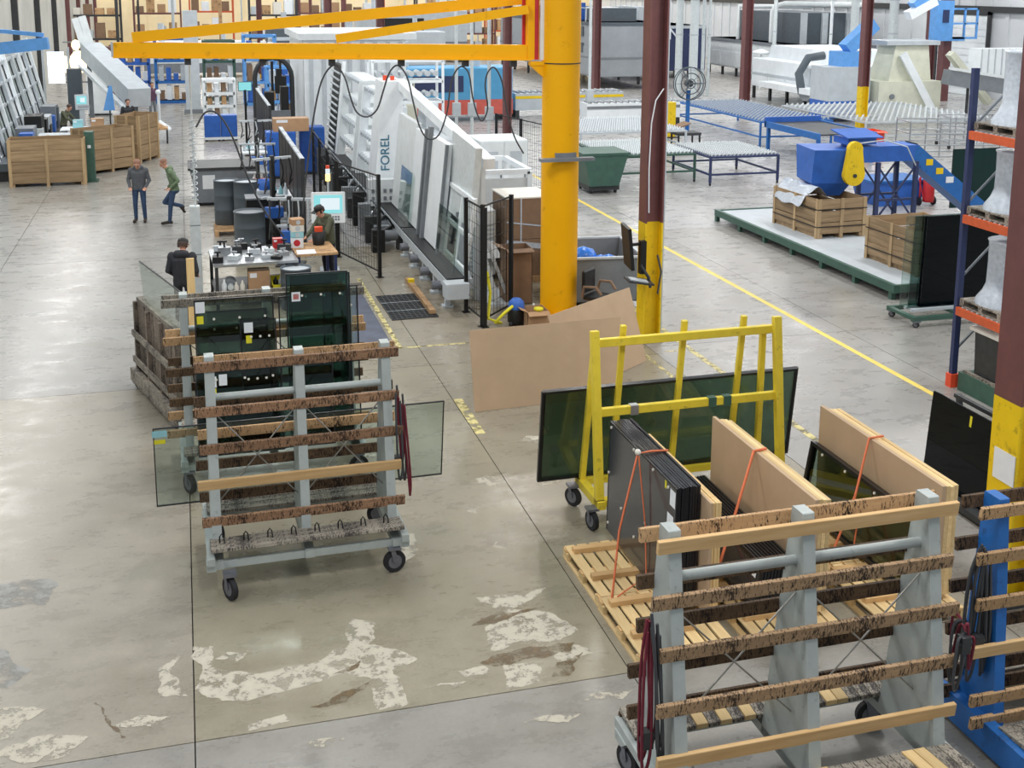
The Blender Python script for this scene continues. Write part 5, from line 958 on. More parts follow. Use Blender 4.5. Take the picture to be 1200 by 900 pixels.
pt(wbn, 'wall', M.grey, ('h', [(-lx, -ly, .1), (lx, -ly, .1), (lx, -ly + .03, .1), (-lx, -ly + .03, .1), (-lx - .1, -ly - .1, 1.0), (lx + .1, -ly - .1, 1.0), (lx + .1, -ly - .07, 1.0), (-lx - .1, -ly - .07, 1.0)]), ('h', [(-lx, ly - .03, .1), (lx, ly - .03, .1), (lx, ly, .1), (-lx, ly, .1), (-lx - .1, ly + .07, 1.0), (lx + .1, ly + .07, 1.0), (lx + .1, ly + .1, 1.0), (-lx - .1, ly + .1, 1.0)]), ('h', [(-lx, -ly, .1), (-lx + .03, -ly, .1), (-lx + .03, ly, .1), (-lx, ly, .1), (-lx - .1, -ly - .1, 1.0), (-lx - .07, -ly - .1, 1.0), (-lx - .07, ly + .1, 1.0), (-lx - .1, ly + .1, 1.0)]), ('h', [(lx - .03, -ly, .1), (lx, -ly, .1), (lx, ly, .1), (lx - .03, ly, .1), (lx + .07, -ly - .1, 1.0), (lx + .1, -ly - .1, 1.0), (lx + .1, ly + .1, 1.0), (lx + .07, ly + .1, 1.0)]))
pt(wbn, 'bottom', M.darksteel, ('b', -lx, lx, -ly, ly, .08, .12)); pt(wbn, 'rim', M.lgrey, ('b', -lx - .12, lx + .12, -ly - .13, -ly - .06, 1.0, 1.04), ('b', -lx - .12, lx + .12, ly + .06, ly + .13, 1.0, 1.04), ('b', lx + .06, lx + .13, -ly - .1, ly + .1, 1.0, 1.04), ('b', -lx - .13, -lx - .06, -ly - .1, ly + .1, 1.0, 1.04)); pt(wbn, 'skid', M.darksteel, ('b', -.6, -.5, -.8, .8, 0, .08), ('b', .5, .6, -.8, .8, 0, .08))
M.bag = mat('blue_plastic_bag', (40, 120, 220), .3, 0, .3, 8, bump=.6)
one('plastic_bag', 'crumpled bright blue plastic bag on top of the waste bin', 'bag', M.bag, ('s', (0, 0, .2), (.3, .3, .22), 9), ('s', (.3, -.2, .12), (.22, .25, .16), 7), loc=(7.75, 22.4, .68)); one('plastic_bag', 'smaller blue plastic bag spilling over the waste bin', 'bag', M.bag, ('s', (0, 0, .15), (.2, .24, .18), 8), loc=(8.15, 22.0, .68))
one('bin_filling', 'brown packing waste filling the grey waste bin', 'waste', M.cardd, ('b', -.68, .68, -.78, .78, .125, .66), loc=(8.0, 22.6, 0), rot=(0, 0, R(-6)))
ch = th('office_chair', 'black swivel chair with brown padded arm right of the jib pillar', 'chair', (7.5, 20.75, 0), R(40))
pt(ch, 'seat', M.black, ('b', -.24, .24, -.24, .24, .44, .52), bevel=.03); pt(ch, 'backrest', M.black, ('b', -.22, .22, .2, .27, .55, 1.0), bevel=.03); pt(ch, 'armrest', M.cardd, ('t', [(-.28, .2, .5), (-.3, .15, .72), (-.28, -.1, .74), (-.27, -.22, .6)], .03, 6), ('t', [(.28, .2, .5), (.3, .15, .72), (.28, -.1, .74), (.27, -.22, .6)], .03, 6)); pt(ch, 'gas_column', M.darksteel, ('c', (0, 0, .1), (0, 0, .44), .03))
for k in range(5): a = k * 1.2566; pt(ch, 'foot', M.black, ('m', (0, 0, .1), (.3 * math.cos(a), .3 * math.sin(a), .07), .05, .03), ('s', (.3 * math.cos(a), .3 * math.sin(a), .035), .035, 8))
# ================================================================ workbenches
ap = th('air_post', 'tall aluminium service post with coiled air hose between bench and cart', 'post', (.1, 24.3, 0)); pt(ap, 'column', M.alu, ('b', -.1, .1, -.1, .1, .02, 1.95), bevel=.008); pt(ap, 'clip', M.grey, ('b', -.105, .105, -.105, .105, 1.55, 1.57), ('b', -.105, .105, -.105, .105, .95, .97)); pt(ap, 'foot', M.steel, ('b', -.18, .18, -.18, .18, 0, .02)); pt(ap, 'rod', M.alu, ('c', (.02, 0, 1.95), (.02, 0, 4.9), .018, None, 8)); 
pt(ap, 'coil_hose', M.lgrey, ('t', [(.02 + .06 * math.cos(k * .8), .06 * math.sin(k * .8), 2.05 + k * .015) for k in range(110)], .012, 5)); pt(ap, 'air_hose', M.cable, ('t', sp([(.1, .3, 3.5), (.3, .3, 3.8), (.55, .3, 3.75), (.8, .3, 3.3), (1.1, .4, 2.4), (1.4, .5, 1.7), (1.8, .6, 1.1)]), .02, 5))
bs = th('pine_plank', 'upright pine plank beside the aluminium post', 'plank', (-.03, 21.75, 0)); pt(bs, 'plank', M.wood_new_z, ('b', -.07, .07, -.02, .02, 0, 1.45), bevel=.004); pt(bs, 'stand', M.darksteel, ('b', -.1, .1, .02, .3, 0, .03))
bench('steel bench with parts trays left of the operator', (1.2, 24.1, 0), R(3), 1.65, 1.5, .92, M.steel, M.darksteel, .3)
bench('blue fronted bench where the man in olive works', (2.45, 24.3, 0), R(3), .85, 1.1, .95, M.wood_tan, M.navy, .3)
rr = random.Random(11)
TL = ((-.7, -.5, M.black, .2, 'black clamp on the steel bench, front corner by the post'), (-.55, .1, M.steel, .28, 'silver drill stand on the steel bench by the post'), (-.62, .5, M.lgrey, .2, 'pale grey tool holder on the rear corner of the steel bench'), (-.38, -.35, M.alu, .16, 'bright metal fitting on the steel bench front'), (-.3, .2, M.darksteel, .26, 'dark machine head with handle on the steel bench'), (-.2, .55, M.black, .22, 'black grease gun at the back of the steel bench'), (-.08, -.45, M.steel, .12, 'flat steel tray on the front of the steel bench'), (.05, .05, M.lgrey, .18, 'pale parts tray in the middle of the steel bench'), (.1, .5, M.black, .2, 'black hand tool at the rear middle of the steel bench'), (.25, -.35, M.lgrey, .12, 'shallow pale tray on the steel bench front'), (.35, .15, M.alu, .14, 'bright metal box on the steel bench'), (.45, -.5, M.black, .1, 'black spanner roll at the front of the steel bench'), (.6, -.15, M.steel, .13, 'steel vice block on the steel bench end'), (.66, .25, M.darksteel, .22, 'dark caulking gun beside the red carton'))
for (x, y, m, hh, l) in TL:
    t = th('bench_tool', l, 'tool', (1.2 + x, 24.1 + y, .92), rr.uniform(-.5, .5), 'tools and trays on the steel bench'); w, d = rr.uniform(.06, .14), rr.uniform(.06, .12)
    pt(t, 'holder', m, ('b', -w, w, -d, d, 0, hh * .6), bevel=.005); pt(t, 'grip', rr.choice((M.steel, M.black)), ('c', (0, 0, hh * .6), (0, 0, hh), .02, None, 8), ('c', (-.06, 0, hh), (.06, 0, hh), .018, None, 8))
mc = th('bench_motor', 'black electric motor with fittings on the lower bench shelf', 'motor', (.72, 23.6, .3)); pt(mc, 'casing', M.grey, ('c', (0, -.15, .15), (0, .2, .15), .13)); pt(mc, 'bracket', M.steel, ('b', -.15, .15, -.12, .12, 0, .03)); pt(mc, 'coupling', M.alu, ('c', (0, -.25, .15), (0, -.15, .15), .06))
box('plain cardboard box on the lower shelf of the steel bench', (1.28, 23.62, .3), .42, .35, .42, M.card)
yb = th('parts_bin', 'yellow parts bin with bottles under the steel bench', 'bin', (1.75, 23.7, .3)); pt(yb, 'tray', M.tagyel, ('b', -.22, .22, -.25, .25, 0, .02), ('b', -.22, .22, -.25, -.23, 0, .12), ('b', -.22, .22, .23, .25, 0, .2), ('b', -.22, -.2, -.25, .25, 0, .15), ('b', .2, .22, -.25, .25, 0, .15))
for k, (x, y, h, m) in enumerate(((1.62, 23.7, .2, M.black), (1.72, 23.62, .22, M.lgrey), (1.85, 23.72, .2, M.black), (.95, 23.42, .26, M.foam), (.83, 23.4, .24, M.foam), (.6, 23.42, .3, M.white))): one('bottle', ('black bottle at the left in the yellow bin', 'grey bottle in the yellow bin', 'black bottle at the right in the yellow bin', 'cream bottle beside the cardboard box on the bench shelf', 'second cream bottle on the bench shelf', 'white jug at the left end of the bench shelf')[k], 'bottle', m, ('l', [(.04, 0), (.05, .01), (.05, h * .65), (.02, h * .85), (.02, h), (.004, h)], (0, 0, 0), 10), loc=(x, y, .32 if k < 3 else .30))
for k, (z, m, l) in enumerate(((.95, M.paper, 'white and red carton at the bottom of the bench stack'), (1.17, M.tagblue, 'pale blue carton in the bench stack'), (1.29, M.foam, 'cream carton in the bench stack'), (1.43, M.card, 'tan carton on top of the bench stack'))):
    t = th('small_carton', l, 'box', (2.14, 24.5, z), R(5 * k - 6)); hh = (.21, .115, .135, .12)[k]; pt(t, 'carton', m, ('b', -.13, .13, -.14, .14, 0, hh)); pt(t, 'print', M.red if k == 0 else M.lgrey, ('c', (0, -.141, hh / 2), (0, -.145, hh / 2), min(.07, hh * .4), None, 12))
box('red and white carton on the steel bench', (1.75, 24.65, .92), .2, .2, .2, M.red); bk = th('tool_bucket', 'black bucket with red tool handles on the blue bench', 'bucket', (2.6, 24.6, .95)); pt(bk, 'pail', M.black, ('l', [(.12, 0), (.15, .28), (.13, .28), (.11, .02)], (0, 0, 0), 14)); pt(bk, 'handles', M.redor, ('b', -.08, .08, -.06, .06, .28, .38))
ppr = one('work_sheet', 'white paper sheet on the blue bench', 'paper', M.paper, ('b', -.22, .16, -.2, .2, 0, .004), loc=(2.3, 23.95, .95))
drum('grey drum with black print in front of the blue bench', (1.98, 23.15, 0), .3, .82); drum('dark grey drum beyond the steel bench', (1.35, 27.9, 0), .36, 1.1, M.dgrey, lidm=M.grey); drum('tall grey drum on the pallet, left of the pair', (.95, 31.4, .14), .32, 1.15); drum('tall grey drum on the pallet, right of the pair', (1.45, 30.8, .14), .34, 1.2)
t = th('pallet', 'small pine pallet under the two grey drums', 'pallet', (1.2, 31.0, 0)); pt(t, 'deck_board', M.wood_tan, *[('b', -.6, .6, -.6 + k * .2, -.44 + k * .2, .12, .14) for k in range(6)]); pt(t, 'stringer', M.wood_tan, ('b', -.6, -.5, -.6, .6, 0, .12), ('b', .5, .6, -.6, .6, 0, .12), ('b', -.05, .05, -.6, .6, 0, .12))
bb = th('equipment_box', 'open black equipment case behind the dark drum', 'case', (1.75, 29.4, 0)); pt(bb, 'case', M.black, ('b', -.4, .4, -.3, .3, 0, 1.15)); pt(bb, 'rim', M.grey, ('b', -.42, .42, -.32, .32, 1.15, 1.19))
tb = th('scrap_tub', 'dark grey scrap tub with warning sign behind the drums', 'tub', (.95, 35.6, 0)); pt(tb, 'tub', M.grey, ('x', [(-.7, .1), (.5, .1), (1.0, 1.05), (-.9, 1.05)], 'y', -.8, .8)); pt(tb, 'rim', M.darksteel, ('b', -.95, 1.05, -.85, .85, 1.05, 1.12)); pt(tb, 'warning_sign', M.paper, ('b', -.55, -.2, -.815, -.8, .5, .9)); pt(tb, 'skid', M.black, ('b', -.7, -.6, -.7, .7, 0, .1), ('b', .4, .5, -.7, .7, 0, .1))
# tool stands and hanging gear between benches and screens
for k, (x, y, l) in enumerate(((1.95, 28.6, 'dark hose reel stand before the white benches'), (2.2, 26.9, 'black tool stand with hanging cables beside the panel'), (1.9, 33.5, 'steel tool stand with spray guns beside the screen'), (2.1, 37.5, 'narrow tool rack with tubes before the blue cabinets'))):
    t = th('tool_stand', l, 'stand', (x, y, 0), rr.uniform(-.4, .4), 'tool stands along the black screen'); h = (2.3, 1.6, 2.0, 2.2)[k]
    pt(t, 'pole', M.darksteel, ('b', -.05, .05, -.05, .05, .03, h)); pt(t, 'foot', M.darksteel, ('b', -.3, .3, -.3, .3, 0, .03)); pt(t, 'arm', M.lgrey, ('b', -.5, .5, -.04, .04, h - .1, h - .04), ('b', -.3, .3, -.05, .05, h * .55, h * .55 + .05))
    for q in range(5):
        a = -.45 + q * .22; L = rr.uniform(.4, 1.1); pt(t, 'hanging_hose', rr.choice((M.cable, M.black, M.lgrey)), ('t', [(a, -.05, h - .08), (a + .03, -.12, h - .1 - L * .5), (a - .02, -.08, h - .1 - L), (a + .08, -.05, h - .1 - L * .8)], .02, 5))
    pt(t, 'tool_box', rr.choice((M.blue2, M.navy, M.redor)), ('b', -.18, .18, -.2, .1, h * .35, h * .35 + .25))
for k, (x, y, l) in enumerate(((2.15, 30.6, 'white frame table with clear bottles beside the screen'), (2.1, 39.2, 'white frame table with blue tub further back'))):
    t = bench(l, (x, y, 0), 0, .8, 1.4, 1.0, M.white, M.lgrey, .4)
    for q in range(5): one('bottle', 'clear plastic bottles standing on the %s white frame table' % ('near', 'further')[k], 'bottle', rr.choice((M.white, M.tagblue, M.lgrey)), ('l', [(.05, 0), (.06, .02), (.06, .16), (.02, .24), (.02, .3), (.004, .3)], (0, 0, 0), 8), loc=(x - .3 + q * .14, y - .4 + rr.uniform(0, .7), 1.0), group='clear bottles on white tables')
bt = th('blue_tub', 'bright blue tub on a stand beside the dark drum', 'tub', (1.85, 29.95, 0)); pt(bt, 'stand', M.lgrey, ('b', -.2, .2, -.2, .2, 0, 1.25)); pt(bt, 'tub', M.blue2, ('l', [(.14, 1.25), (.2, 1.5), (.18, 1.5), (.1, 1.27)], (0, 0, 0), 14))
# blue cabinets, bins and far central equipment
for k, (x, y, w, h, l) in enumerate(((3.0, 39.5, .95, 1.55, 'tall blue cabinet beside the black screen'), (4.1, 40.2, .8, 1.6, 'second blue cabinet behind the near black screen'))): cabinet(l, (x, y, 0), 0, w, .7, h, M.blue2, 1, name='blue_cabinet')
box('wide cardboard carton on top of the blue cabinet', (3.35, 39.6, 1.552), 1.15, .65, .42, M.card)
for k in range(2): t = th('blue_bin', ('left royal blue padded bin in the aisle', 'right royal blue padded bin in the aisle')[k], 'bin', (1.05 + k * .66, 49.6, 0), 0, 'blue padded bins'); pt(t, 'pad', M.blue2, ('b', -.32, .32, -.3, .3, .16, 1.05), bevel=.03); pt(t, 'base', M.white, ('b', -.33, .33, -.32, .32, .06, .16)); pt(t, 'wheel', M.rubber, ('b', -.3, -.2, -.3, -.2, 0, .06), ('b', .2, .3, -.3, -.2, 0, .06), ('b', -.3, -.2, .2, .3, 0, .06), ('b', .2, .3, .2, .3, 0, .06))
ms = th('monitor', 'teal lit monitor on a black stand beside the blue bins', 'monitor', (2.18, 45.0, 0)); pt(ms, 'stand', M.black, ('b', -.04, .04, -.04, .04, 0, 2.45), ('b', -.3, .3, -.3, .3, 0, .03)); pt(ms, 'housing', M.black, ('b', -.25, .25, -.03, .03, 2.4, 2.75)); pt(ms, 'screen', M.screen, ('b', -.23, .23, -.035, -.03, 2.42, 2.73))
ar = th('cable_arch', 'large dark cable carrier arch over the robot cell', 'arch', (3.55, 49.5, 0)); pt(ar, 'arch', M.darksteel, ('t', [(-.75, 0, 0), (-.75, 0, 2.2)] + [(-.75 * math.cos(a), 0, 2.5 + .85 * math.sin(a)) for a in [k * math.pi / 10 for k in range(11)]] + [(.75, 0, 2.2), (.75, 0, 0)], .1, 6)); pt(ar, 'inner_mast', M.black, ('b', -.1, .0, -.1, .1, 0, 3.2), ('b', .25, .33, -.1, .1, 0, 3.2)); pt(ar, 'camera_head', M.black, ('b', .05, .5, -.3, .1, 1.9, 2.6), ('b', .1, .3, -.3, .0, 2.6, 2.9))
rb = th('robot_cell', 'black gantry machine inside the cable arch', 'machine', (3.35, 46.8, 0)); pt(rb, 'tower', M.black, ('b', -.35, .0, -.3, .3, 0, 2.2), ('b', .25, .55, -.3, .3, 0, 2.4)); pt(rb, 'carriage', M.grey, ('b', -.4, .6, -.4, -.3, 1.0, 1.5)); pt(rb, 'plinth', M.lgrey, ('b', -.7, .8, -.6, .6, 0, .4))
# ================================================================ left cell: crates, line and enclosure
crate('wide pine crate at the left edge of the cell', (-4.27, 39.95, 0), R(2), 2.25, 1.0, 1.5, rows=4, strap=False); crate('dark pine crate standing at an angle beside the wide crate', (-2.75, 42.4, 0), R(38), 1.75, 1.0, 1.5, rows=4, strap=False); crate('rearmost dark crate at the corner of the cell', (-1.7, 44.6, 0), R(65), 1.5, .9, 1.7, rows=3, strap=False)
gn = th('green_stanchion', 'dark green steel stanchion between the two front crates', 'post', (-3.02, 40.2, 0)); pt(gn, 'column', M.green, ('b', -.14, .14, -.2, .2, .03, 1.62)); pt(gn, 'foot', M.green, ('b', -.22, .22, -.28, .28, 0, .03)); pt(gn, 'tag', M.paper, ('b', -.05, .05, -.21, -.2, 1.1, 1.2))
ll = th('left_glass_line', 'grey tilted glass line with tall frames at the far left', 'machine', (-5.9, 48.5, 0))
for k in range(9):
    y = -7.5 + k * 1.9; pt(ll, 'tilted_post', M.lgrey if k % 2 else M.white, ('m', (0, y, .5), (-.75, y, 3.9), .18, .22, (0, 1, 0)))
for z in (.6, 1.3, 2.0, 2.7, 3.4): pt(ll, 'crossbar', M.lgrey, ('m', (-.22 * (z - .5), -7.5, z), (-.22 * (z - .5), 7.7, z), .08, .1))
for k in range(8):
    y = -7.4 + k * 1.9; pt(ll, 'glass_panel', M.g_grey, ('h', [(-.05, y + .1, .6), (-.03, y + .1, .6), (-.03, y + 1.7, .6), (-.05, y + 1.7, .6), (-.68, y + .1, 3.3), (-.66, y + .1, 3.3), (-.66, y + 1.7, 3.3), (-.68, y + 1.7, 3.3)])) if k % 3 else pt(ll, 'white_panel', M.white, ('h', [(-.05, y + .1, .6), (-.03, y + .1, .6), (-.03, y + 1.7, .6), (-.05, y + 1.7, .6), (-.75, y + .1, 3.6), (-.73, y + .1, 3.6), (-.73, y + 1.7, 3.6), (-.75, y + 1.7, 3.6)]))
for k in range(16): y = -7.2 + k * .95; pt(ll, 'guide_bar', M.darksteel if k % 2 else M.dgrey, ('m', (.04, y, .6), (-.62, y, 3.3), .05, .06, (0, 1, 0)))
for k in range(10): pt(ll, 'drive_unit', (M.black, M.darksteel, M.blue2, M.dgrey, M.alu)[k % 5], ('b', .3, .75, -7.6 + k * 1.5, -7.0 + k * 1.5, .3, .75 + .2 * (k % 3)))
pt(ll, 'conveyor_bed', M.dgrey, ('b', -.3, .5, -8, 8, .35, .6)); pt(ll, 'rail', M.darksteel, ('b', .5, .6, -8, 8, .1, .3)); pt(ll, 'leg', M.darksteel, *[('b', -.2, .4, -7.8 + k * 2, -7.6 + k * 2, 0, .35) for k in range(8)])
for k in range(5): pt(ll, 'equipment_box', (M.dgrey, M.grey, M.black, M.lgrey, M.grey)[k], ('b', .1, .7, -6.5 + k * 2.6, -5.4 + k * 2.6, .6, 1.1 + .15 * (k % 3)))
sc_ = th('lit_screen', 'bright white lit screen in the left glass line', 'screen', (-5.6, 58.0, 0)); M.litw = emit('bright_panel', (235, 245, 255), 1.6); M.litc = emit('warm_glare', (255, 226, 170), 4.0)
pt(sc_, 'post', M.lgrey, ('b', -.6, -.5, 0, .1, 0, 3.4), ('b', .5, .6, 0, .1, 0, 3.4)); pt(sc_, 'panel', M.litw, ('b', -.36, .36, 0, .05, 1.75, 3.2))
gl_ = th('work_lamp', 'glaring warm work lamp cluster in the left cell', 'lamp', (-4.85, 60.0, 0)); pt(gl_, 'post', M.grey, ('b', -.08, .08, -.08, .08, 0, 3.6)); pt(gl_, 'cage', M.grey, ('b', -.6, .6, .1, .15, 1.6, 1.66), ('b', -.6, .6, .1, .15, 3.5, 3.56)); pt(gl_, 'lamp_head', M.litc, ('s', (.1, -.15, 2.6), (.42, .1, .55), 12), ('s', (-.5, -.1, 2.5), (.15, .1, .4), 10), ('s', (0, -.1, 3.4), (.2, .1, .25), 10))
id_ = th('inclined_duct', 'grey inclined conveyor hood above the left cell', 'conveyor', (-2.9, 54.2, 0)); pt(id_, 'hood', M.lgrey, ('m', (-1.15, 3.6, 3.25), (1.15, -4.0, 1.75), .9, .75), label='grey hood'); pt(id_, 'side_rail', M.white, ('m', (-1.6, 3.2, 2.6), (.7, -4.2, 1.2), .2, .15)); pt(id_, 'support', M.grey, ('b', -1.3, -1.1, 2.8, 3.0, 0, 2.9), ('b', .9, 1.05, -3.6, -3.4, 0, 1.5)); pt(id_, 'vertical_curtain', M.offwhite, ('m', (-1.75, 3.8, 4.7), (-1.3, 3.6, 2.9), .3, .3), ('m', (-1.45, 3.8, 4.8), (-1.0, 3.6, 2.9), .3, .3))
cabinet('white electrical cabinet under the inclined hood', (-3.95, 60.5, 0), 0, 1.1, .7, 2.4, M.white, 1); cabinet('dark grey cabinet beside the white one under the hood', (-4.75, 57.0, 0), 0, .6, .7, 2.5, M.dgrey, 1)
bj = th('blue_jib_crane', 'sky blue jib crane boom at the upper left edge', 'crane', (-7.3, 45.6, 0)); pt(bj, 'mast', M.skyblue, ('c', (0, 0, 0), (0, 0, 5.6), .25, None, 16)); pt(bj, 'boom', M.skyblue, ('m', (0, 0, 3.9), (2.75, -.6, 4.22), .2, .42)); pt(bj, 'tie_bar', M.skyblue, ('m', (0, 0, 4.75), (2.6, -.55, 4.5), .12, .14))
for k, (x, y, m, l) in enumerate(((-3.7, 47.0, M.white, 'white parts table inside the left cell'), (-4.3, 45.2, M.lgrey, 'grey parts table beside the left line'))): bench(l, (x, y, 0), 0, 1.6, 1.0, .95, m, M.grey, .3)
box('tan carton on the parts table in the left cell', (-3.2, 47.0, .95), .45, .4, .35, M.card); box('blue white carton on the parts table in the left cell', (-3.9, 47.1, .95), .35, .3, .3, M.tagblue); hscreen('small blue screen terminal in the left cell', (-4.0, 50.5, 0), R(10), .5, .4, 1.4, body=M.lgrey)
bp_ = th('blue_pennant', 'blue tarp hanging on a stand in the left cell', 'tarp', (-2.95, 50.8, 0)); pt(bp_, 'stand', M.darksteel, ('b', -.03, .03, -.03, .03, 0, 2.2), ('b', -.3, .3, -.2, .2, 0, .03)); pt(bp_, 'tarp', M.skyblue, ('h', [(-.25, -.05, 1.2), (.2, -.05, 1.2), (.2, .02, 1.2), (-.25, .02, 1.2), (.0, -.05, 2.2), (.12, -.05, 2.2), (.12, .02, 2.2), (.0, .02, 2.2)]))
cc = th('small_cart', 'small wheeled cart with cartons in the far aisle', 'cart', (-1.1, 49.4, 0)); pt(cc, 'tray', M.wood_tan, ('b', -.3, .4, -.4, .4, .55, .62), ('h', [(-.3, -.3, .62), (.3, -.3, .62), (.3, .3, .62), (-.3, .3, .62), (-.35, -.2, 1.0), (-.1, -.2, .9), (-.1, .3, .9), (-.35, .3, 1.0)])); pt(cc, 'leg', M.darksteel, *[('b', x - .03, x + .03, y - .03, y + .03, .1, .55) for x in (-.27, .37) for y in (-.37, .37)]); pt(cc, 'wheel', M.rubber, *[('c', (x - .03, y, .1), (x + .03, y, .1), .1, None, 8) for x in (-.27, .37) for y in (-.37, .37)])
ws2 = th('white_stand', 'white pedestal stand in the far aisle', 'stand', (-1.1, 54.0, 0)); pt(ws2, 'foot', M.white, ('l', [(.5, 0), (.45, .1), (.1, .35), (.06, .4)], (0, 0, 0), 14)); pt(ws2, 'pole', M.white, ('c', (0, 0, .4), (0, 0, 1.6), .06)); pt(ws2, 'head', M.white, ('s', (0, 0, 1.62), (.12, .1, .12), 10))
gpil = th('grey_pillar', 'pale grey square pillar in the far aisle', 'pillar', (.42, 60.5, 0)); pt(gpil, 'shaft', M.lgrey, ('b', -.35, .35, -.35, .35, 0, 5.0)); pt(gpil, 'foot', M.grey, ('b', -.45, .45, -.45, .45, 0, .2))
# ================================================================ far equipment under the beige wall
rr = random.Random(5)
def blue_rack(label, x, y, w, h, m, m2):
    t = th('steel_rack', label, 'rack', (x, y, 0)); frame3(t, 'shelf_frame', m, -w / 2, w / 2, -.5, .5, 0, h, .14, (h * .33, h * .66))
    for z in (.1, h * .33, h * .66): 
        for q in range(4): pt(t, 'stored_item', rr.choice((m2, m2, M.white, M.lgrey, M.cardd, M.wood_tan)), ('b', -w / 2 + .15 + q * w / 4.3, -w / 2 + .1 + (q + .8) * w / 4.3, -.45, .45, z + .08, z + .08 + rr.uniform(.3, h * .26)))
    return t
for k, (x, y, w, h, m, l) in enumerate(((-.6, 66, 1.6, 3.4, M.blue, 'blue storage rack left of the pale pillar'), (-2.6, 68, 1.6, 3.0, M.blue2, 'blue rack with white goods at the end of the aisle'), (1.9, 67, 1.6, 3.2, M.green, 'green rack right of the pale pillar'), (3.9, 64, 1.6, 3.6, M.skyblue, 'sky blue rack right of the green one'), (5.8, 69, 2.0, 3.2, M.lgrey, 'grey rack with white goods behind the cable arch'), (-4.4, 72, 1.6, 2.6, M.maroon, 'maroon rack with boxes above the inclined hood'), (8.8, 72, 2.4, 3.0, M.lgrey, 'grey rack behind the curtained enclosure'), (1.6, 58, 1.4, 1.8, M.white, 'white shelf with cartons right of the pale pillar'), (4.6, 57.5, 1.6, 2.4, M.skyblue, 'sky blue frame behind the teal monitor'))): blue_rack(l, x, y, w, h, m, M.blue2)
for k in range(9):
    x = -6.5 + k * 4.6; y = 100 + (k % 3) * 6; t = blue_rack(('tall storage rack under the beige wall, %s' % ('at the left wall', 'second from the left wall', 'third from the left wall', 'fourth from the left wall', 'above the boom middle', 'above the boom ties', 'left of the jib pillar', 'beside the jib pillar', 'behind the jib pillar')[k]), x, y, 3.8, 5.6, (M.darksteel, M.maroon, M.orange)[k % 3], (M.foam, M.card, M.wood_tan)[k % 3]); t.name = 'storage_rack'
M.azure = mat('azure_machine', (84, 160, 206), .5, 0, .08, 2)
for k, (x, y, lx, h, m, l) in enumerate(((12.0, 55, 6.0, 2.5, M.azure, 'sky blue and red long machine behind the white line'), (12.4, 74, 7.0, 3.4, M.lgrey, 'pale overhead enclosure with dark opening'), (10.0, 90, 8.0, 3.0, M.dgrey, 'dark grey machine block far back'), (1.0, 84, 7.0, 2.4, M.offwhite, 'pale machine block at the far end of the aisle'), (18.0, 96, 9.0, 4.2, M.lgrey, 'far pale machine hall block'))):
    t = th('machine_block', l, 'machine', (x, y, 0)); pt(t, 'body', m, ('b', -lx / 2, lx / 2, -1, 1, .3, h), bevel=.05); pt(t, 'lower_band', M.redmute if k == 0 else M.grey, ('b', -lx / 2, lx / 2, -1.03, -1, .3, h * .4)); pt(t, 'feet', M.darksteel, ('b', -lx / 2, -lx / 2 + .3, -.9, .9, 0, .3), ('b', lx / 2 - .3, lx / 2, -.9, .9, 0, .3)); pt(t, 'window', M.black if k else M.navy, ('b', -lx * .3, lx * .1, -1.04, -1.0, h * .55, h * .85)); pt(t, 'roof_pipe', M.lgrey, ('c', (-lx / 3, 0, h), (-lx / 3, 0, h + 1.2), .2), ('c', (lx / 4, 0, h), (lx / 4, 0, h + .8), .15))
ck = th('control_desk', 'cream control desk with square screen behind the line', 'desk', (9.2, 50.5, 0)); pt(ck, 'desk', M.cream, ('b', -.45, .45, -.4, .4, 0, 1.2), ('h', [(-.45, -.4, 1.2), (.45, -.4, 1.2), (.45, .4, 1.2), (-.45, .4, 1.2), (-.45, .0, 1.6), (.45, .0, 1.6), (.45, .4, 1.6), (-.45, .4, 1.6)])); pt(ck, 'monitor', M.cream, ('b', -.4, .4, -.1, .3, 1.6, 2.3)); pt(ck, 'screen', M.screenw, ('b', -.3, .3, -.12, -.1, 1.7, 2.2)); pt(ck, 'bezel', M.darksteel, ('b', -.34, .34, -.11, -.1, 1.66, 2.24))
bl = th('step_ladder', 'blue step ladder leaning behind the white modules', 'ladder', (8.0, 38.6, 0)); 
for s in (-1, 1): pt(bl, 'stile', M.blue2, ('m', (s * .35, 0, 0), (s * .2, .5, 2.3), .08, .05)); pt(bl, 'rear_stile', M.skyblue, ('m', (s * .35, 1.1, 0), (s * .2, .55, 2.3), .05, .04))
for k in range(7): z = .25 + k * .3; pt(bl, 'tread', M.blue2, ('b', -.33 + z * .06, .33 - z * .06, .2 * z, .2 * z + .12, z, z + .03))
for k, (px, py) in enumerate(((535, 170), (553, 170), (573, 176), (690, 150))): x, y, _ = G(px, py); t = th('conduit_pole', 'slim pale conduit pole %s' % ('left of the pair behind the white line', 'right of the pair behind the white line', 'before the cream control desk', 'beside the jib pillar')[k], 'pole', (x, y, 0), 0, 'slim conduit poles'); pt(t, 'pole', M.alu, ('c', (0, 0, 0), (0, 0, 9), .07, None, 8)); pt(t, 'junction_box', M.lgrey, ('b', -.15, .15, -.15, .1, 1.2, 1.7))
for k, (px, py) in enumerate(((20, 100), (140, 75), (165, 72), (205, 70), (260, 68), (285, 70), (325, 62), (345, 64), (365, 62), (405, 62), (430, 60), (475, 60), (500, 60), (520, 58), (560, 58))):
    x, y, _ = G(px, py); t = th('drop_pipe', 'thin vertical drop pipe in the far hall, over the far racks', 'pipe', (x, y, 0), 0, 'thin drop pipes in the far hall'); pt(t, 'pipe', rr.choice((M.darksteel, M.alu, M.maroon, M.wood_tan, M.lgrey)), ('c', (0, 0, 0), (0, 0, 8.5), rr.uniform(.06, .16), None, 6))
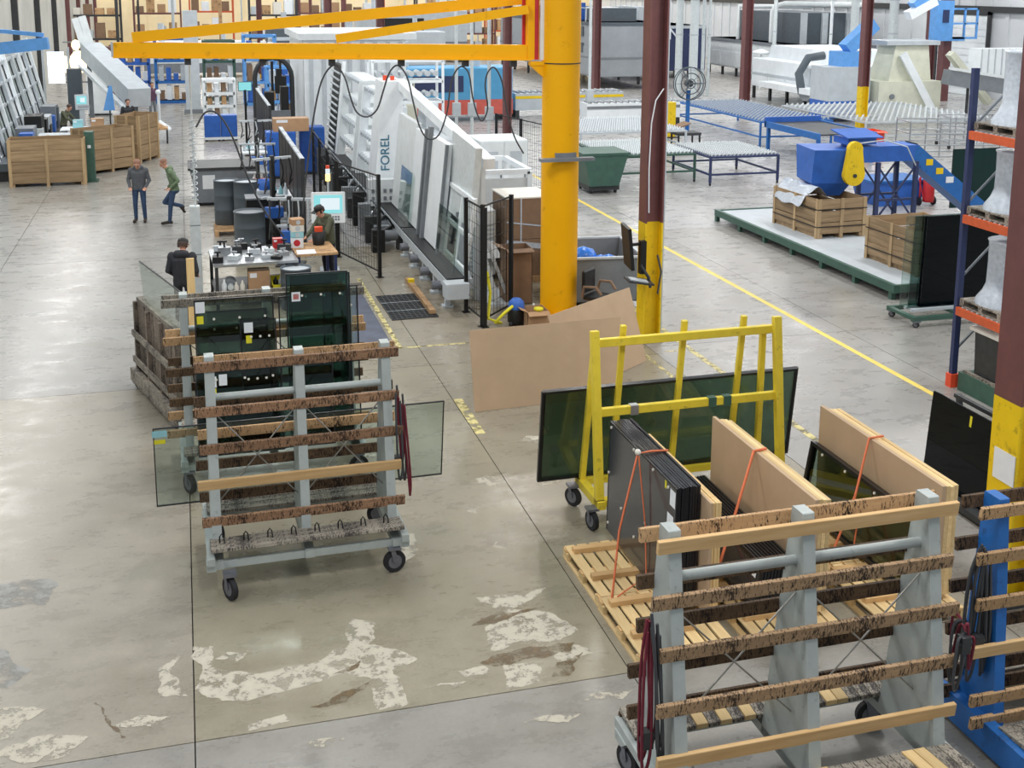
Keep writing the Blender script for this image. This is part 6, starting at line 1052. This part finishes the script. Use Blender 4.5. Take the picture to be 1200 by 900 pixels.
# ================================================================ people
import numpy as np
def person(label, loc, rz, J=None, top=None, pants=None, hair='short', hairm=None, cap=None, boots=None, voxel=.009, hood=False, long_top=.0, gloves=None):
    j = dict(pel=(0, 0, .96), che=(0, 0, 1.30), nec=(0, .0, 1.48), hed=(0, -.03, 1.63), ls=(.19, 0, 1.42), rs=(-.19, 0, 1.42), le=(.26, .03, 1.14), re=(-.26, .03, 1.14), lw=(.25, -.06, .90), rw=(-.25, -.06, .90), lh=(.095, 0, .93), rh=(-.095, 0, .93), lk=(.11, -.03, .51), rk=(-.11, -.03, .51), la=(.12, .03, .10), ra=(-.12, .03, .10), lt=(.14, -.16, .045), rt=(-.14, -.16, .045), look=(0, -1, -.15))
    j.update(J or {}); j = {k: np.array(v, float) for k, v in j.items()}
    caps = []
    def C(a, b, ra, rb, tag): caps.append((np.array(a, float), np.array(b, float), ra, rb, tag))
    up = j['che'] - j['pel']; up /= np.linalg.norm(up); sx = j['ls'] - j['rs']; sx /= np.linalg.norm(sx)
    for s in (-1, 1):
        C(j['pel'] + sx * s * .07, j['che'] + sx * s * .09, .105, .125, 'top'); C(j['che'] + sx * s * .09, (j['ls'] if s > 0 else j['rs']) - up * .03, .12, .085, 'top')
        C(j['pel'] + sx * s * .07 - up * .04, j['pel'] + sx * s * .07 + up * .02, .115, .112, 'pants')
    C(j['pel'], j['che'], .11, .13, 'top'); C(j['che'], j['nec'], .12, .07, 'top'); C(j['nec'], j['hed'] - np.array([0, 0, .04]), .058, .058, 'skin')
    if hood: C(j['nec'] + np.array([-.07, .08, .0]), j['nec'] + np.array([.07, .08, .0]), .075, .075, 'top')
    for s, e, w, sd in (('ls', 'le', 'lw', 1), ('rs', 're', 'rw', -1)):
        C(j[s], j[e], .072, .056, 'top'); C(j[e], j[w], .056, .042, 'top')
        d = j[w] - j[e]; d /= np.linalg.norm(d); side = np.cross(d, np.array([0, -1., 0.3])); side /= max(1e-6, np.linalg.norm(side)); nrm = np.cross(side, d)
        p0 = j[w] + d * .02; p1 = j[w] + d * .085
        C(j[w], p0, .03, .032, 'skin')
        for q in (-.024, 0, .024): C(p0 + side * q * .6, p1 + side * q, .019, .018, 'skin')
        for q, L in ((-.033, .062), (-.011, .075), (.011, .07), (.033, .055)):
            k1 = p1 + side * q; k2 = k1 + d * L * .5 + nrm * .008; k3 = k2 + d * L * .42 + nrm * .026
            C(k1, k2, .0115, .0105, 'skin'); C(k2, k3, .0105, .009, 'skin')
        b = p0 + side * (.03 * -sd); C(b, b + side * (-sd) * .03 + d * .03, .014, .012, 'skin'); C(b + side * (-sd) * .03 + d * .03, b + side * (-sd) * .034 + d * .06 + nrm * .01, .012, .01, 'skin')
    for h, k, a, t in (('lh', 'lk', 'la', 'lt'), ('rh', 'rk', 'ra', 'rt')):
        C(j[h], j[k], .098, .068, 'pants'); C(j[k], j[a], .068, .052, 'pants'); C(j[a] - np.array([0, 0, .03]), j[t], .05, .042, 'boots'); C(j[a] + np.array([0, 0, -.035]), j[a] + np.array([0, .04, -.04]), .05, .045, 'boots')
    lk = j['look'] / np.linalg.norm(j['look']); hz = np.array([0, 0, 1.]); rt_ = np.cross(lk, hz); rt_ /= np.linalg.norm(rt_); hu = np.cross(rt_, lk); H = j['hed']
    C(H + hu * .035 - lk * .015, H + hu * .04 + lk * .02, .088, .082, 'skin'); C(H - hu * .05 + lk * .03, H + lk * .03, .058, .07, 'skin'); C(H - hu * .085 + lk * .05, H - hu * .06 + lk * .05, .034, .04, 'skin')
    C(H + hu * .02 + lk * .095, H - hu * .02 + lk * .112, .011, .015, 'skin')
    for s in (-1, 1): C(H + rt_ * s * .088 + hu * .02 - lk * .01, H + rt_ * s * .088 - hu * .02, .016, .011, 'skin')
    verts, faces = [], []
    bm = bmesh.new()
    for a, b, ra, rb, tg in caps:
        d = b - a; L = np.linalg.norm(d); d = d / L if L > 1e-6 else np.array([0, 0, 1.])
        Q = Vector(d).to_track_quat('Z', 'Y').to_matrix(); n = 12; rings = []
        for t, base, r in [(-80, a, ra), (-50, a, ra), (-20, a, ra), (20, b, rb), (50, b, rb), (80, b, rb)]:
            tt = math.radians(t); rings.append([bm.verts.new(Vector(base) + Q @ Vector((r * math.cos(tt) * math.cos(2 * math.pi * q / n), r * math.cos(tt) * math.sin(2 * math.pi * q / n), r * math.sin(tt)))) for q in range(n)])
        for r0, r1 in zip(rings[:-1], rings[1:]):
            for q in range(n): bm.faces.new((r0[q], r0[(q + 1) % n], r1[(q + 1) % n], r1[q]))
        bm.faces.new(rings[0][::-1]); bm.faces.new(rings[-1])
    me = bpy.data.meshes.new('body'); bm.to_mesh(me); bm.free()
    tmp = bpy.data.objects.new('tmp_body', me); COL.objects.link(tmp)
    rm = tmp.modifiers.new('r', 'REMESH'); rm.mode = 'VOXEL'; rm.voxel_size = voxel
    sm = tmp.modifiers.new('s', 'SMOOTH'); sm.iterations = 2; sm.factor = .4
    me2 = bpy.data.meshes.new_from_object(tmp.evaluated_get(bpy.context.evaluated_depsgraph_get())); bpy.data.objects.remove(tmp)
    me2.materials.clear()
    tags = ['skin', 'top', 'pants', 'boots']
    for m in (M.skin, top, pants, boots or M.boots): me2.materials.append(m)
    n = len(me2.polygons); ctr = np.empty(n * 3); me2.polygons.foreach_get('center', ctr); ctr = ctr.reshape(-1, 3)
    best = np.full(n, 9.); idx = np.zeros(n, int)
    for a, b, ra, rb, tg in caps:
        d = b - a; L2 = max(1e-9, d @ d); t = np.clip(((ctr - a) @ d) / L2, 0, 1); dist = np.linalg.norm(ctr - (a + t[:, None] * d), axis=1) - (ra + (rb - ra) * t)
        w = dist < best; best[w] = dist[w]; idx[w] = tags.index(tg)
    hem = j['pel'][2] - .06 - long_top; w = (idx == 2) & (ctr[:, 2] > hem); idx[w] = 1
    me2.polygons.foreach_set('material_index', idx.astype(np.int32)); me2.polygons.foreach_set('use_smooth', np.ones(n, bool)); me2.update()
    t = th('person', label, 'person', loc, rz); pt(t, 'body', top, me2)
    Hv = Vector(H); B = Matrix((rt_, lk, hu)).transposed()
    def hp(n_, m_, *ops): o = pt(t, n_, m_, *ops); o.matrix_parent_inverse = Matrix(); o.location = Hv; o.rotation_euler = B.to_euler(); return o
    hm_ = hairm or M.hair
    if cap: hp('cap', cap, ('l', [(.1, .055), (.103, .08), (.09, .125), (.05, .147), (.01, .15)], (0, 0, 0), 18), ('b', -.07, .07, .07, .18, .062, .074))
    hp('hair', hm_, ('l', [(.094, .03), (.098, .06), (.092, .1), (.06, .132), (.01, .14)], (0, -.02, 0), 16)) if not cap else hp('hair', hm_, ('l', [(.09, -.02), (.098, .03), (.098, .06), (.05, .07)], (0, -.022, 0), 16))
    for s in (-1, 1): hp('eye', M.black, ('s', (s * .033, .094, .02), (.012, .006, .006), 8))
    hp('mouth', M.red, ('s', (0, .096, -.05), (.022, .005, .005), 8))
    return t
person('man in grey hoodie and jeans standing in the aisle, head lowered', (-1.28, 32.86, 0), R(-8), dict(nec=(0, -.03, 1.47), hed=(0, -.09, 1.58), look=(0, -1, -.75), le=(.27, .02, 1.14), re=(-.27, .02, 1.14), lw=(.20, -.16, .98), rw=(-.20, -.16, .98)), top=M.hoodie, pants=M.jeans, hairm=M.hairb, hood=True)
person('man in green camouflage hoodie leaning with one leg bent back', (-.40, 32.4, 0), R(-88), dict(pel=(.0, .05, .98), che=(0, -.03, 1.33), nec=(0, -.12, 1.5), hed=(0, -.2, 1.63), look=(0, -1, -.55), ls=(.19, -.05, 1.45), rs=(-.19, -.05, 1.45), le=(.26, .13, 1.2), re=(-.26, .08, 1.17), lw=(.2, -.05, 1.02), rw=(-.22, -.1, .98), lk=(.1, -.08, .52), la=(.1, -.12, .1), lt=(.1, -.31, .045), rh=(-.095, .05, .93), rk=(-.1, -.22, .58), ra=(-.1, .2, .46), rt=(-.1, .27, .3)), top=M.camo, pants=M.jeans, hairm=M.hairb, hood=True)
person('man in olive hoodie and dark cap working at the blue bench', (2.85, 25.0, 0), R(-62), dict(che=(0, -.06, 1.30), nec=(0, -.12, 1.47), hed=(0, -.2, 1.60), look=(0, -1, -.55), ls=(.19, -.07, 1.42), rs=(-.19, -.07, 1.42), le=(.26, -.22, 1.18), re=(-.26, -.22, 1.18), lw=(.16, -.45, 1.06), rw=(-.16, -.45, 1.06)), top=M.olive, pants=M.navycl, cap=M.black, hood=True)
person('man in black jacket seen from behind, half hidden by the plank', (-.17, 22.15, 0), R(165), dict(nec=(0, -.03, 1.46), hed=(0, -.08, 1.58), look=(0, -1, -.5), lw=(.2, -.2, 1.0), rw=(-.2, -.2, 1.0)), top=M.jacket, pants=M.navycl, cap=M.black, hood=True, long_top=.1)
person('worker in dark overalls bending over a table in the left cell', (-4.55, 48.6, 0), R(70), dict(che=(0, -.08, 1.28), nec=(0, -.16, 1.44), hed=(0, -.25, 1.56), look=(0, -1, -.6), ls=(.19, -.09, 1.4), rs=(-.19, -.09, 1.4), le=(.25, -.25, 1.18), re=(-.25, -.25, 1.18), lw=(.15, -.45, 1.05), rw=(-.15, -.45, 1.05)), top=M.olive, pants=M.navycl, voxel=.012)
person('worker in dark clothes standing by the rear crate of the left cell', (-2.2, 49.5, 0), R(20), dict(lw=(.2, -.22, 1.0), rw=(-.2, -.22, 1.0)), top=M.jacket, pants=M.navycl, voxel=.012)
person('far worker in maroon top standing in the far aisle', (-1.45, 57.6, 0), R(30), dict(lw=(.2, -.2, 1.0)), top=mat('maroon_shirt', (92, 62, 84), .8), pants=M.grey, voxel=.012)
